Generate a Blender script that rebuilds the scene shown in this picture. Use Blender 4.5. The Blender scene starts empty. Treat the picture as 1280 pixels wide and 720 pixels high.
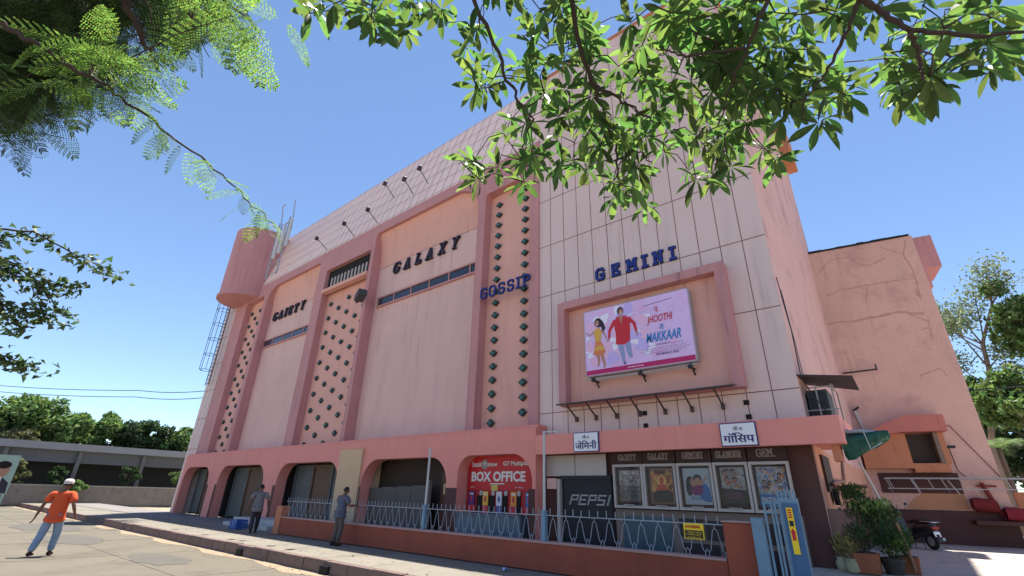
import bpy, bmesh, math, random
from mathutils import Vector, Matrix
random.seed(7)
R = math.radians
SC = bpy.context.scene
COL = SC.collection

# ------------------------------------------------------------------ camera
CAM_H = 1.5
VX = Vector((0.7725, -0.2373, -0.5890))
F_PX = 585.0
def _n(v): return v.normalized()
Zc = _n(Vector((35, -1315, F_PX)))
Xc = -_n(Vector((-770, 240, F_PX))); Xc = _n(Xc - Zc * Xc.dot(Zc))
Yc = Xc.cross(Zc)
if Yc.z < 0: Yc = -Yc
def to_world(v): return Vector((Xc.dot(v), Yc.dot(v), Zc.dot(v)))
right = to_world(Vector((1, 0, 0))); up = to_world(Vector((0, -1, 0))); back = to_world(Vector((0, 0, -1)))
cam = bpy.data.cameras.new('camera'); camo = bpy.data.objects.new('camera', cam); COL.objects.link(camo)
camo.matrix_world = Matrix(((right.x, up.x, back.x, 0), (right.y, up.y, back.y, 0), (right.z, up.z, back.z, CAM_H), (0, 0, 0, 1)))
cam.sensor_width = 36; cam.lens = F_PX / 1280 * 36; cam.clip_end = 2000; cam.clip_start = 0.05
SC.camera = camo
def at(px, py, dist):
    return to_world(Vector((px - 640, py - 360, F_PX)).normalized()) * dist + Vector((0, 0, CAM_H))

# ------------------------------------------------------------------ light
SUN_AZ, SUN_EL = -25, 75
sd = Vector((math.sin(R(SUN_AZ)) * math.cos(R(SUN_EL)), math.cos(R(SUN_AZ)) * math.cos(R(SUN_EL)), math.sin(R(SUN_EL))))
w = bpy.data.worlds.new('World'); SC.world = w; w.use_nodes = True
nt = w.node_tree; nt.nodes.clear()
sky = nt.nodes.new('ShaderNodeTexSky'); sky.sky_type = 'NISHITA'; sky.sun_disc = False
sky.sun_elevation = R(SUN_EL); sky.sun_rotation = R(SUN_AZ); sky.altitude = 1200; sky.air_density = 1.0; sky.dust_density = 0.05; sky.ozone_density = 3.0
bg = nt.nodes.new('ShaderNodeBackground'); bg.inputs[1].default_value = 0.090
out = nt.nodes.new('ShaderNodeOutputWorld')
nt.links.new(sky.outputs[0], bg.inputs[0]); nt.links.new(bg.outputs[0], out.inputs[0])
sun = bpy.data.lights.new('sun', 'SUN'); sun.energy = 4.9; sun.angle = R(0.5); sun.color = (1, 0.94, 0.84)
suno = bpy.data.objects.new('sun', sun); COL.objects.link(suno)
suno.rotation_euler = (-sd).to_track_quat('-Z', 'Y').to_euler()
SC.view_settings.view_transform = 'Standard'; SC.view_settings.look = 'None'
SC.view_settings.exposure = 1.27; SC.view_settings.gamma = 1; SC.view_settings.use_curve_mapping = False
SC.render.engine = 'CYCLES'; SC.cycles.max_bounces = 6; SC.cycles.diffuse_bounces = 4; SC.cycles.transparent_max_bounces = 8

# ------------------------------------------------------------------ materials
MATS = {}
def mat(name, col, rough=0.8, var=0.12, scale=2.0, fine=30.0, bump=0.0, metal=0.0, streak=0.0, dirt=None, spec=0.3, bscale=40):
    if name in MATS: return MATS[name]
    m = bpy.data.materials.new(name); m.use_nodes = True; t = m.node_tree; N = t.nodes; L = t.links
    b = N['Principled BSDF']; b.inputs['Roughness'].default_value = rough; b.inputs['Metallic'].default_value = metal
    b.inputs['Specular IOR Level'].default_value = spec
    geo = N.new('ShaderNodeNewGeometry')
    n1 = N.new('ShaderNodeTexNoise'); n1.inputs['Scale'].default_value = scale; n1.inputs['Detail'].default_value = 6; n1.inputs['Roughness'].default_value = .65
    n2 = N.new('ShaderNodeTexNoise'); n2.inputs['Scale'].default_value = fine; n2.inputs['Detail'].default_value = 4
    L.new(geo.outputs['Position'], n1.inputs['Vector']); L.new(geo.outputs['Position'], n2.inputs['Vector'])
    mx = N.new('ShaderNodeMath'); mx.operation = 'MULTIPLY_ADD'; L.new(n1.outputs[0], mx.inputs[0]); mx.inputs[1].default_value = 2 * var; mx.inputs[2].default_value = 1 - var
    m2 = N.new('ShaderNodeMath'); m2.operation = 'MULTIPLY_ADD'; L.new(n2.outputs[0], m2.inputs[0]); m2.inputs[1].default_value = var; m2.inputs[2].default_value = -var / 2
    ad = N.new('ShaderNodeMath'); ad.operation = 'ADD'; L.new(mx.outputs[0], ad.inputs[0]); L.new(m2.outputs[0], ad.inputs[1])
    last = ad
    if streak:
        mp = N.new('ShaderNodeMapping'); mp.inputs['Scale'].default_value = (1.6, 1.6, 0.22); L.new(geo.outputs['Position'], mp.inputs[0])
        n3 = N.new('ShaderNodeTexNoise'); n3.inputs['Scale'].default_value = 1.3; n3.inputs['Detail'].default_value = 7; L.new(mp.outputs[0], n3.inputs['Vector'])
        rp = N.new('ShaderNodeMapRange'); rp.inputs['From Min'].default_value = .5; rp.inputs['From Max'].default_value = .78; rp.inputs['To Min'].default_value = 1; rp.inputs['To Max'].default_value = 1 - streak * .6
        L.new(n3.outputs[0], rp.inputs[0])
        mm = N.new('ShaderNodeMath'); mm.operation = 'MULTIPLY'; L.new(last.outputs[0], mm.inputs[0]); L.new(rp.outputs[0], mm.inputs[1]); last = mm
        mp2 = N.new('ShaderNodeMapping'); mp2.inputs['Scale'].default_value = (7.0, 7.0, 0.35); L.new(geo.outputs['Position'], mp2.inputs[0])
        n6 = N.new('ShaderNodeTexNoise'); n6.inputs['Scale'].default_value = 1.0; n6.inputs['Detail'].default_value = 5; L.new(mp2.outputs[0], n6.inputs['Vector'])
        n7 = N.new('ShaderNodeTexNoise'); n7.inputs['Scale'].default_value = .45; n7.inputs['Detail'].default_value = 4; L.new(geo.outputs['Position'], n7.inputs['Vector'])
        r6 = N.new('ShaderNodeMapRange'); r6.inputs['From Min'].default_value = .56; r6.inputs['From Max'].default_value = .72; L.new(n6.outputs[0], r6.inputs[0])
        r7 = N.new('ShaderNodeMapRange'); r7.inputs['From Min'].default_value = .47; r7.inputs['From Max'].default_value = .62; L.new(n7.outputs[0], r7.inputs[0])
        m6 = N.new('ShaderNodeMath'); m6.operation = 'MULTIPLY'; L.new(r6.outputs[0], m6.inputs[0]); L.new(r7.outputs[0], m6.inputs[1])
        m7 = N.new('ShaderNodeMath'); m7.operation = 'MULTIPLY_ADD'; L.new(m6.outputs[0], m7.inputs[0]); m7.inputs[1].default_value = -streak * 1.3; m7.inputs[2].default_value = 1
        m8 = N.new('ShaderNodeMath'); m8.operation = 'MULTIPLY'; L.new(last.outputs[0], m8.inputs[0]); L.new(m7.outputs[0], m8.inputs[1]); last = m8
    vm = N.new('ShaderNodeVectorMath'); vm.operation = 'SCALE'; vm.inputs[0].default_value = col[:3]; L.new(last.outputs[0], vm.inputs['Scale'])
    fin = vm.outputs[0]
    if dirt:
        n4 = N.new('ShaderNodeTexNoise'); n4.inputs['Scale'].default_value = dirt[1]; n4.inputs['Detail'].default_value = 8; n4.inputs['Roughness'].default_value = .7
        L.new(geo.outputs['Position'], n4.inputs['Vector'])
        r4 = N.new('ShaderNodeMapRange'); r4.inputs['From Min'].default_value = .52; r4.inputs['From Max'].default_value = .68; r4.inputs['To Max'].default_value = dirt[2]
        L.new(n4.outputs[0], r4.inputs[0])
        mc = N.new('ShaderNodeMix'); mc.data_type = 'RGBA'; L.new(r4.outputs[0], mc.inputs['Factor']); L.new(fin, mc.inputs['A']); mc.inputs['B'].default_value = (*dirt[0], 1)
        fin = mc.outputs['Result']
    L.new(fin, b.inputs['Base Color'])
    if bump:
        bn = N.new('ShaderNodeBump'); bn.inputs['Strength'].default_value = bump; bn.inputs['Distance'].default_value = .01
        n5 = N.new('ShaderNodeTexNoise'); n5.inputs['Scale'].default_value = bscale; n5.inputs['Detail'].default_value = 6
        L.new(geo.outputs['Position'], n5.inputs['Vector']); L.new(n5.outputs[0], bn.inputs['Height']); L.new(bn.outputs[0], b.inputs['Normal'])
    MATS[name] = m; return m
def leafmat(name, col, trans, tf=0.45, rough=0.45):
    m = bpy.data.materials.new(name); m.use_nodes = True; t = m.node_tree; N = t.nodes; L = t.links
    b = N['Principled BSDF']; b.inputs['Roughness'].default_value = rough; b.inputs['Specular IOR Level'].default_value = .35
    geo = N.new('ShaderNodeNewGeometry')
    hv = N.new('ShaderNodeMapRange'); hv.inputs['To Min'].default_value = .5; hv.inputs['To Max'].default_value = 1.6; L.new(geo.outputs['Random Per Island'], hv.inputs[0])
    vm = N.new('ShaderNodeVectorMath'); vm.operation = 'SCALE'; vm.inputs[0].default_value = col; L.new(hv.outputs[0], vm.inputs['Scale'])
    fr_ = N.new('ShaderNodeMath'); fr_.operation = 'MULTIPLY'; fr_.inputs[1].default_value = 7.31; L.new(geo.outputs['Random Per Island'], fr_.inputs[0])
    f2_ = N.new('ShaderNodeMath'); f2_.operation = 'FRACT'; L.new(fr_.outputs[0], f2_.inputs[0])
    hs = N.new('ShaderNodeHueSaturation'); h_ = N.new('ShaderNodeMapRange'); h_.inputs['To Min'].default_value = .462; h_.inputs['To Max'].default_value = .53; L.new(f2_.outputs[0], h_.inputs[0]); L.new(h_.outputs[0], hs.inputs['Hue']); hs.inputs['Saturation'].default_value = .9
    L.new(vm.outputs[0], hs.inputs['Color']); L.new(hs.outputs[0], b.inputs['Base Color'])
    tr = N.new('ShaderNodeBsdfTranslucent')
    v2 = N.new('ShaderNodeVectorMath'); v2.operation = 'SCALE'; v2.inputs[0].default_value = trans; L.new(hv.outputs[0], v2.inputs['Scale']); hs2 = N.new('ShaderNodeHueSaturation'); L.new(h_.outputs[0], hs2.inputs['Hue']); hs2.inputs['Saturation'].default_value = .92; L.new(v2.outputs[0], hs2.inputs['Color']); L.new(hs2.outputs[0], tr.inputs[0])
    mx = N.new('ShaderNodeMixShader'); mx.inputs[0].default_value = tf; L.new(b.outputs[0], mx.inputs[1]); L.new(tr.outputs[0], mx.inputs[2])
    L.new(mx.outputs[0], N['Material Output'].inputs[0]); MATS[name] = m; return m

# ------------------------------------------------------------------ mesh builder
def wloc(o):
    v = Vector((0, 0, 0))
    while o: v = v + Vector(o.location); o = o.parent
    return v
class MB:
    def __init__(s): s.v = []; s.f = []; s.m = []; s.k = 0
    def add(s, vs, fs, mi=0):
        o = len(s.v); s.v += [tuple(p) for p in vs]; s.f += [tuple(i + o for i in f) for f in fs]; s.m += [mi] * len(fs); return s
    def box(s, x0, x1, y0, y1, z0, z1, mi=0):
        return s.add([(x0,y0,z0),(x1,y0,z0),(x1,y1,z0),(x0,y1,z0),(x0,y0,z1),(x1,y0,z1),(x1,y1,z1),(x0,y1,z1)],
            [(0,3,2,1),(4,5,6,7),(0,1,5,4),(1,2,6,5),(2,3,7,6),(3,0,4,7)], mi)
    def bar(s, a, b, wd, th, mi=0, upv=(0,0,1)):
        a = Vector(a); b = Vector(b); d = (b - a).normalized(); u = Vector(upv)
        if abs(d.dot(u)) > .98: u = Vector((1,0,0))
        x = d.cross(u).normalized(); y = x.cross(d).normalized()
        x *= wd / 2; y *= th / 2
        P = [a-x-y, a+x-y, a+x+y, a-x+y, b-x-y, b+x-y, b+x+y, b-x+y]
        return s.add(P, [(0,3,2,1),(4,5,6,7),(0,1,5,4),(1,2,6,5),(2,3,7,6),(3,0,4,7)], mi)
    def tube(s, pts, r, n=8, mi=0, r1=None, cap=True):
        pts = [Vector(p) for p in pts]; K = len(pts); o = len(s.v)
        u = None
        for i, p in enumerate(pts):
            d = (pts[min(i+1, K-1)] - pts[max(i-1, 0)])
            d = d.normalized() if d.length > 1e-9 else Vector((0,0,1))
            if u is None: u = d.orthogonal().normalized()
            else:
                u = u - d * u.dot(d)
                u = u.normalized() if u.length > 1e-6 else d.orthogonal().normalized()
            v = d.cross(u)
            rr = r if r1 is None else r + (r1 - r) * i / max(1, K - 1)
            if callable(r): rr = r(i / max(1, K - 1))
            for j in range(n):
                a = 2 * math.pi * j / n; s.v.append(tuple(p + (u * math.cos(a) + v * math.sin(a)) * rr))
        for i in range(K - 1):
            for j in range(n):
                s.f.append((o+i*n+j, o+i*n+(j+1)%n, o+(i+1)*n+(j+1)%n, o+(i+1)*n+j)); s.m.append(mi)
        if cap:
            s.f.append(tuple(o + j for j in range(n))[::-1]); s.f.append(tuple(o+(K-1)*n+j for j in range(n))); s.m += [mi, mi]
        return s
    def ell(s, c, rx, ry, rz, n=12, m=8, mi=0):
        o = len(s.v); c = Vector(c)
        s.v.append(tuple(c + Vector((0,0,rz))))
        for i in range(1, m):
            t = math.pi * i / m
            for j in range(n):
                a = 2*math.pi*j/n; s.v.append(tuple(c + Vector((rx*math.sin(t)*math.cos(a), ry*math.sin(t)*math.sin(a), rz*math.cos(t)))))
        s.v.append(tuple(c - Vector((0,0,rz)))); e = len(s.v) - 1
        for j in range(n):
            s.f.append((o, o+1+j, o+1+(j+1)%n)); s.m.append(mi)
            s.f.append((e, o+1+(m-2)*n+(j+1)%n, o+1+(m-2)*n+j)); s.m.append(mi)
        for i in range(m-2):
            for j in range(n):
                a = o+1+i*n+j; b = o+1+i*n+(j+1)%n; s.f.append((a, a+n, b+n, b)); s.m.append(mi)
        return s
    def lathe(s, c, prof, n=20, mi=0):   # prof [(r,z)]
        o = len(s.v)
        for r, z in prof:
            for j in range(n):
                a = 2*math.pi*j/n; s.v.append((c[0]+r*math.cos(a), c[1]+r*math.sin(a), c[2]+z))
        for i in range(len(prof)-1):
            for j in range(n):
                s.f.append((o+i*n+j, o+i*n+(j+1)%n, o+(i+1)*n+(j+1)%n, o+(i+1)*n+j)); s.m.append(mi)
        s.f.append(tuple(o+j for j in range(n))[::-1]); s.f.append(tuple(o+(len(prof)-1)*n+j for j in range(n))); s.m += [mi, mi]
        return s
    def prism(s, poly, y0, y1, mi=0):    # poly in XZ (ccw seen from -Y), extruded y0..y1 ; front at y0
        n = len(poly)
        vs = [(p[0], y0, p[1]) for p in poly] + [(p[0], y1, p[1]) for p in poly]
        fs = [tuple(range(n)), tuple(range(2*n-1, n-1, -1))] + [(i, i+n, (i+1)%n+n, (i+1)%n) for i in range(n)]
        return s.add(vs, fs, mi)
    def xform(s, M):
        s.v = [tuple(M @ Vector(p)) for p in s.v]; return s
    def build(s, name, mats, parent=None, world=True, smooth=False, bevel=0, label=None, props=None):
        if not isinstance(mats, (list, tuple)): mats = [mats]
        off = wloc(parent) if (parent and world) else Vector((0,0,0))
        me = bpy.data.meshes.new(name); me.from_pydata([tuple(Vector(p)-off) for p in s.v], [], s.f)
        for m in mats: me.materials.append(m)
        if len(mats) > 1: me.polygons.foreach_set('material_index', s.m)
        me.update()
        if smooth: me.polygons.foreach_set('use_smooth', [True]*len(me.polygons))
        o = bpy.data.objects.new(name, me); COL.objects.link(o); o.parent = parent
        if bevel:
            b = o.modifiers.new('bevel', 'BEVEL'); b.width = bevel; b.segments = 2; b.limit_method = 'ANGLE'; b.angle_limit = R(40)
        if label: o['label'] = label
        return o
def tag(o, label, cat, group=None, kind=None):
    if label: o['label'] = label
    if cat: o['category'] = cat
    if group: o['group'] = group
    if kind: o['kind'] = kind
    return o
def thing(name, label, cat, loc=(0,0,0), group=None):
    o = bpy.data.objects.new(name, None); COL.objects.link(o); o.location = loc; o.empty_display_size = .2
    return tag(o, label, cat, group)
def copy_tree(o, parent=None):
    c = o.copy(); COL.objects.link(c); c.parent = parent
    for ch in [x for x in bpy.data.objects if x.parent == o]: copy_tree(ch, c)
    return c
def curve2d(loops, depth, bevel=0):
    """filled 2D outline with holes, extruded; returns verts/faces: x, z in plane, y -depth/2..depth/2"""
    cu = bpy.data.curves.new('c', 'CURVE'); cu.dimensions = '2D'; cu.fill_mode = 'BOTH'; cu.extrude = depth / 2
    for lp in loops:
        sp = cu.splines.new('POLY'); sp.points.add(len(lp) - 1); sp.use_cyclic_u = True
        for i, p in enumerate(lp): sp.points[i].co = (p[0], p[1], 0, 1)
    ob = bpy.data.objects.new('c', cu); me = bpy.data.meshes.new_from_object(ob)
    vs = [(v.co.x, -v.co.z, v.co.y) for v in me.vertices]; fs = [tuple(p.vertices) for p in me.polygons]
    bpy.data.objects.remove(ob); bpy.data.meshes.remove(me); bpy.data.curves.remove(cu)
    return vs, fs
def text2d(body, size, depth, bold=0.0, align='CENTER', shear=0, spacing=1.0):
    cu = bpy.data.curves.new('t', 'FONT'); cu.body = body; cu.size = size; cu.extrude = depth / 2; cu.offset = bold
    cu.align_x = align; cu.align_y = 'CENTER'; cu.shear = shear; cu.space_character = spacing; cu.resolution_u = 3
    ob = bpy.data.objects.new('t', cu); COL.objects.link(ob); dg = bpy.context.evaluated_depsgraph_get(); dg.update()
    me = bpy.data.meshes.new_from_object(ob.evaluated_get(dg))
    vs = [(v.co.x, -v.co.z, v.co.y) for v in me.vertices]; fs = [tuple(p.vertices) for p in me.polygons]
    bpy.data.objects.remove(ob); bpy.data.meshes.remove(me); bpy.data.curves.remove(cu)
    return vs, fs
def fit(vs, cx, cz, w=None, h=None):
    xs = [v[0] for v in vs]; zs = [v[2] for v in vs]
    W = max(xs)-min(xs) or 1; H = max(zs)-min(zs) or 1; mx = (max(xs)+min(xs))/2; mz = (max(zs)+min(zs))/2
    sx = (w / W) if w else None; sz = (h / H) if h else None
    sx = sx or sz or 1; sz = sz or sx
    return [((v[0]-mx)*sx + cx, v[1], (v[2]-mz)*sz + cz) for v in vs]
def put_text(mb, body, cx, cz, y, w=None, h=None, depth=.01, mi=0, **kw):
    vs, fs = text2d(body, 1, depth, **kw)
    if not vs: return
    vs = fit(vs, cx, cz, w, h); mb.add([(a, b + y, c) for a, b, c in vs], fs, mi)
def rrect(x0, x1, z0, z1, r, n=8):
    """r: (bl, br, tr, tl)"""
    if not isinstance(r, (tuple, list)): r = (r,)*4
    P = []
    for (cx, cz, a0, rr) in ((x0, z0, 180, r[0]), (x1, z0, 270, r[1]), (x1, z1, 0, r[2]), (x0, z1, 90, r[3])):
        if rr <= 0: P.append((cx, cz)); continue
        ox = cx + (rr if cx == x0 else -rr); oz = cz + (rr if cz == z0 else -rr)
        for i in range(n + 1):
            a = R(a0 + 90 * i / n); P.append((ox + rr * math.cos(a), oz + rr * math.sin(a)))
    return P
# slab serif stroke letters (unit height, width ~0.72)
GL = {
 'G': [[(.70,.80),(.55,1),(.2,1),(0,.8),(0,.2),(.2,0),(.55,0),(.70,.2),(.70,.45),(.40,.45)]],
 'E': [[(.66,.78),(.66,1),(.08,1)],[(.12,1),(.12,0)],[(.08,0),(.68,0),(.68,.22)],[(.12,.52),(.48,.52)],[(.48,.64),(.48,.40)]],
 'M': [[(.0,0),(.26,0)],[(.1,0),(.1,1)],[(0,1),(.16,1),(.42,.42),(.68,1),(.84,1)],[(.74,1),(.74,0)],[(.6,0),(.86,0)]],
 'I': [[(.05,1),(.45,1)],[(.25,1),(.25,0)],[(.05,0),(.45,0)]],
 'N': [[(0,0),(.26,0)],[(.12,0),(.12,1)],[(0,1),(.16,1),(.62,.04)],[(.64,0),(.64,1)],[(.5,1),(.78,1)]],
 'A': [[(0,0),(.26,0)],[(.1,0),(.38,1),(.66,0)],[(.5,0),(.78,0)],[(.2,.34),(.56,.34)]],
 'L': [[(0,1),(.28,1)],[(.13,1),(.13,0)],[(0,0),(.64,0),(.64,.26)]],
 'X': [[(.06,1),(.66,0)],[(.66,1),(.06,0)],[(0,1),(.2,1)],[(.52,1),(.74,1)],[(0,0),(.2,0)],[(.52,0),(.74,0)]],
 'Y': [[(.06,1),(.36,.5),(.66,1)],[(.36,.5),(.36,0)],[(0,1),(.2,1)],[(.54,1),(.74,1)],[(.22,0),(.5,0)]],
 'T': [[(0,.78),(0,1),(.7,1),(.7,.78)],[(.35,1),(.35,0)],[(.2,0),(.5,0)]],
 'S': [[(.62,.78),(.62,.95),(.5,1),(.16,1),(.02,.86),(.02,.64),(.14,.52),(.5,.5),(.64,.38),(.64,.14),(.5,0),(.16,0),(.02,.06),(.02,.24)]],
 'O': [[(.2,1),(.52,1),(.7,.8),(.7,.2),(.52,0),(.2,0),(0,.2),(0,.8),(.2,1)]],
 'P': [[(0,1),(.5,1),(.66,.86),(.66,.62),(.5,.48),(.14,.48)],[(.14,1),(.14,0)],[(0,0),(.32,0)]],
 'R': [[(0,1),(.5,1),(.66,.86),(.66,.64),(.5,.5),(.14,.5)],[(.14,1),(.14,0)],[(0,0),(.3,0)],[(.36,.5),(.62,0),(.76,0)]],
 'U': [[(0,1),(.26,1)],[(.12,1),(.12,.18),(.26,0),(.5,0),(.64,.18),(.64,1)],[(.5,1),(.78,1)]],
 '.': [[(.05,0),(.15,0)]], ' ': []}
GW = {'M': .86, 'I': .5, '.': .2, ' ': .35, 'N': .78, 'A': .78, 'U': .78}
def glyph(mb, ch, x, z, h, t, y0, y1, mi=0, shear=0, sx=1.0):
    """strokes as boxes; front at y0. each stroke sits a hair proud of the last so none are coplanar"""
    for k, pl in enumerate(GL[ch]):
        for i in range(len(pl) - 1):
            a = Vector(pl[i]); b = Vector(pl[i+1]); d = (b - a); 
            if d.length < 1e-6: continue
            A = Vector(((a.x*sx + a.y*shear) * h + x, a.y * h + z)); B = Vector(((b.x*sx + b.y*shear) * h + x, b.y * h + z))
            d = (B - A).normalized(); n = Vector((-d.y, d.x)) * t / 2; e = d * t * .42; yy = y0 - .0006 * ((k * 7 + i) % 9)
            mb.prism([tuple(A - e - n), tuple(B + e - n), tuple(B + e + n), tuple(A - e + n)], yy, y1, mi)
# scatter a template (verts, faces) with matrices
import numpy as np
class Leaves:
    def __init__(s, tv, tf): s.tv = np.array([tuple(v) for v in tv]); s.tf = np.array(tf); s.V = []; s.n = 0
    def put(s, M):
        A = np.array(M); s.V.append(s.tv @ A[:3,:3].T + A[:3,3]); s.n += 1
    def build(s, name, m, parent):
        V = np.concatenate(s.V) - np.array(wloc(parent)); k = s.tf.shape[1]; F = (s.tf[None] + (np.arange(s.n) * len(s.tv))[:,None,None]).reshape(-1, k)
        me = bpy.data.meshes.new(name); me.vertices.add(len(V)); me.vertices.foreach_set('co', V.astype(np.float32).ravel())
        me.loops.add(F.size); me.loops.foreach_set('vertex_index', F.astype(np.int32).ravel()); me.polygons.add(len(F))
        me.polygons.foreach_set('loop_start', (np.arange(len(F)) * k).astype(np.int32)); me.polygons.foreach_set('loop_total', np.full(len(F), k, np.int32))
        me.materials.append(m); me.update(calc_edges=True); me.validate(); o = bpy.data.objects.new(name, me); COL.objects.link(o); o.parent = parent; return o
# ================================================================== materials used by the place
M_TILE = mat('pink_cladding', (.73, .54, .50), .55, .09, .35, 60, streak=.16, bump=.05)
M_JOINT = mat('joint_dark', (.20, .10, .10), .8)
M_MAUVE = mat('mauve_plaster', (.54, .255, .255), .75, .14, .8, 40, streak=.25, bump=.12)
M_PINKW = mat('pink_plaster', (.72, .46, .41), .8, .12, .5, 40, streak=.2, bump=.12)
M_PEACH = mat('peach_plaster', (.74, .39, .32), .8, .13, .6, 40, streak=.2, bump=.12)
M_CANOPY = mat('rose_plaster', (.76, .28, .235), .7, .08, .6, 40, streak=.12, bump=.08)
M_MAROON = mat('maroon_paint', (.085, .030, .028), .6, .2, 1.2, 30, streak=.2, bump=.1)
M_SIDE = mat('salmon_plaster', (.66, .39, .345), .85, .14, .45, 30, streak=.15, dirt=((.36,.20,.18), .55, .6), bump=.2)
M_ORANGE = mat('orange_plaster', (.50, .20, .11), .85, .15, .8, 30, streak=.3, bump=.2)
M_BRICKRED = mat('brick_red_paint', (.30, .075, .045), .75, .22, 1.0, 40, streak=.2, dirt=((.12,.05,.03), 1.4, .4), bump=.2)
M_CAP = mat('worn_pink_cap', (.42, .26, .24), .85, .2, 2)
M_DARK = mat('dark_interior', (.018, .015, .015), .9)
M_BLACK = mat('black_paint', (.02, .02, .025), .45)
M_GREYM = mat('galvanised_grey', (.36, .38, .42), .45, .1, 4, metal=.3)
M_RAIL = mat('pale_blue_grey_paint', (.30, .335, .40), .5, .2, 4)
M_BLUEP = mat('light_blue_paint', (.15, .26, .36), .5, .15, 3, dirt=((.12,.14,.16), 5, .4))
M_BLUED = mat('mid_blue_paint', (.05, .12, .25), .5, .15, 3)
M_WHITE = mat('white_paint', (.78, .78, .80), .5, .05)
M_OFFW = mat('off_white_frame', (.46, .41, .38), .55, .15, 4)
M_NAVY = mat('navy_paint', (.025, .025, .16), .4, .05)
M_BLUE = mat('blue_letter', (.022, .035, .21), .35, .1)
M_RED = mat('red_vinyl', (.50, .02, .025), .45, .08)
M_YEL = mat('yellow_vinyl', (.85, .60, .03), .45, .05)
M_GREYSH = mat('shutter_steel', (.022, .024, .034), .5, .2, 3, metal=.2)
M_SILVER = mat('silver_letters', (.40, .40, .41), .5, .15, 6)
M_PLATE = mat('grey_sheet', (.42, .38, .37), .35, .12, 1.2, metal=.1)
M_RUBBER = mat('tyre_rubber', (.02, .02, .02), .8)
M_CONC = mat('concrete', (.30, .28, .25), .9, .18, 1.2, 60, bump=.35, dirt=((.16,.145,.12), .9, .55))
M_BARK = mat('bark', (.13, .10, .08), .9, .3, 6, bump=.6)
M_TWIG = mat('twig_brown', (.06, .04, .035), .8, .2)

# ------------------------------------------------------------------ ground and road
def sheet(name, quads, m, kind='structure'):
    b = MB()
    for q in quads: b.add(q, [(0,1,2,3)])
    o = b.build(name, m); o['kind'] = kind; return o
M_EARTH = mat('dry_earth', (.27, .23, .17), .95, .25, .2, 12, bump=.4)
sheet('ground', [[(-900,-900,-.33),(900,-900,-.33),(900,900,-.33),(-900,900,-.33)]], M_EARTH)
M_ROAD = mat('road_concrete', (.140, .124, .096), .9, .24, .5, 60, bump=.9, dirt=((.075,.068,.058), .45, .6), bscale=90)
# slab seams built into the road material: cracks from voronoi
def add_cracks(m, scale, col, wdt=.012):
    t = m.node_tree; N = t.nodes; L = t.links; b = N['Principled BSDF']
    src = b.inputs['Base Color'].links[0].from_socket
    geo = N.new('ShaderNodeNewGeometry'); ns = N.new('ShaderNodeTexNoise'); ns.inputs['Scale'].default_value = 1.1; ns.inputs['Detail'].default_value = 5
    L.new(geo.outputs['Position'], ns.inputs['Vector'])
    ms = N.new('ShaderNodeVectorMath'); ms.operation = 'MULTIPLY_ADD'; ms.inputs[1].default_value = (1.1,1.1,1.1); L.new(ns.outputs['Color'], ms.inputs[0]); L.new(geo.outputs['Position'], ms.inputs[2])
    vo = N.new('ShaderNodeTexVoronoi'); vo.feature = 'DISTANCE_TO_EDGE'; vo.inputs['Scale'].default_value = scale; L.new(ms.outputs[0], vo.inputs['Vector'])
    rr = N.new('ShaderNodeMapRange'); rr.inputs['From Min'].default_value = 0; rr.inputs['From Max'].default_value = wdt; rr.inputs['To Min'].default_value = 1; rr.inputs['To Max'].default_value = 0
    L.new(vo.outputs['Distance'], rr.inputs[0])
    nm = N.new('ShaderNodeTexNoise'); nm.inputs['Scale'].default_value = .5; L.new(geo.outputs['Position'], nm.inputs['Vector'])
    r2 = N.new('ShaderNodeMapRange'); r2.inputs['From Min'].default_value = .42; r2.inputs['From Max'].default_value = .6; L.new(nm.outputs[0], r2.inputs[0])
    mu = N.new('ShaderNodeMath'); mu.operation = 'MULTIPLY'; L.new(rr.outputs[0], mu.inputs[0]); L.new(r2.outputs[0], mu.inputs[1])
    mc = N.new('ShaderNodeMix'); mc.data_type = 'RGBA'; L.new(mu.outputs[0], mc.inputs['Factor']); L.new(src, mc.inputs['A']); mc.inputs['B'].default_value = (*col, 1)
    L.new(mc.outputs['Result'], b.inputs['Base Color'])
add_cracks(M_ROAD, .3, (.075,.065,.055), .005)
sheet('road', [[(-150,-9,-.28),(60,-9,-.28),(60,7.12,-.28),(-150,7.12,-.28)]], M_ROAD)
# straight slab joints and a dusty strip by the kerb
b = MB()
for x in range(-58, 20, 5): b.box(x, x+.018, -8.9, 6.9, -.279, -.2765)
b.box(-80, 30, 1.3, 1.318, -.279, -.276); b.box(-80, 30, 4.55, 4.565, -.279, -.276)
o = b.build('road_seams', mat('tar_seam', (.05,.045,.04), .9)); o['kind'] = 'structure'
M_DUST = mat('sand_dust', (.27, .21, .145), .95, .2, 2, bump=.3)
b = MB(); pts = []
for i in range(161):
    x = -70 + i * .62; pts.append((x, 7.06 - .34 - .16 * math.sin(i * .9) - .12 * math.sin(i * 2.3 + 1) * random.random()))
n = len(pts); b.add([(p[0], p[1], -.275) for p in pts] + [(p[0], 7.10, -.275) for p in pts], [(i, i+1, n+i+1, n+i) for i in range(n-1)])
o = b.build('kerbside_dust', M_DUST); o['kind'] = 'structure'
M_KERB = mat('kerb_stone', (.17, .115, .105), .85, .22, 2.5, 40, bump=.5, dirt=((.08,.06,.055), 3, .5))
b = MB(); x = -70
while x < -2.3:
    l = .9 + random.random() * .12; dz = random.uniform(-.015, .008); dy = random.uniform(-.022, .014)
    b.box(x, x + l - .012, 7.08 + dy, 7.25, -.32, .008 + dz); x += l
o = b.build('kerb', M_KERB, bevel=.012); o['kind'] = 'structure'
M_PAVE = mat('pavement_concrete', (.20, .182, .15), .9, .16, .8, 60, bump=.45, dirt=((.12,.105,.085), .7, .6))
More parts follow.
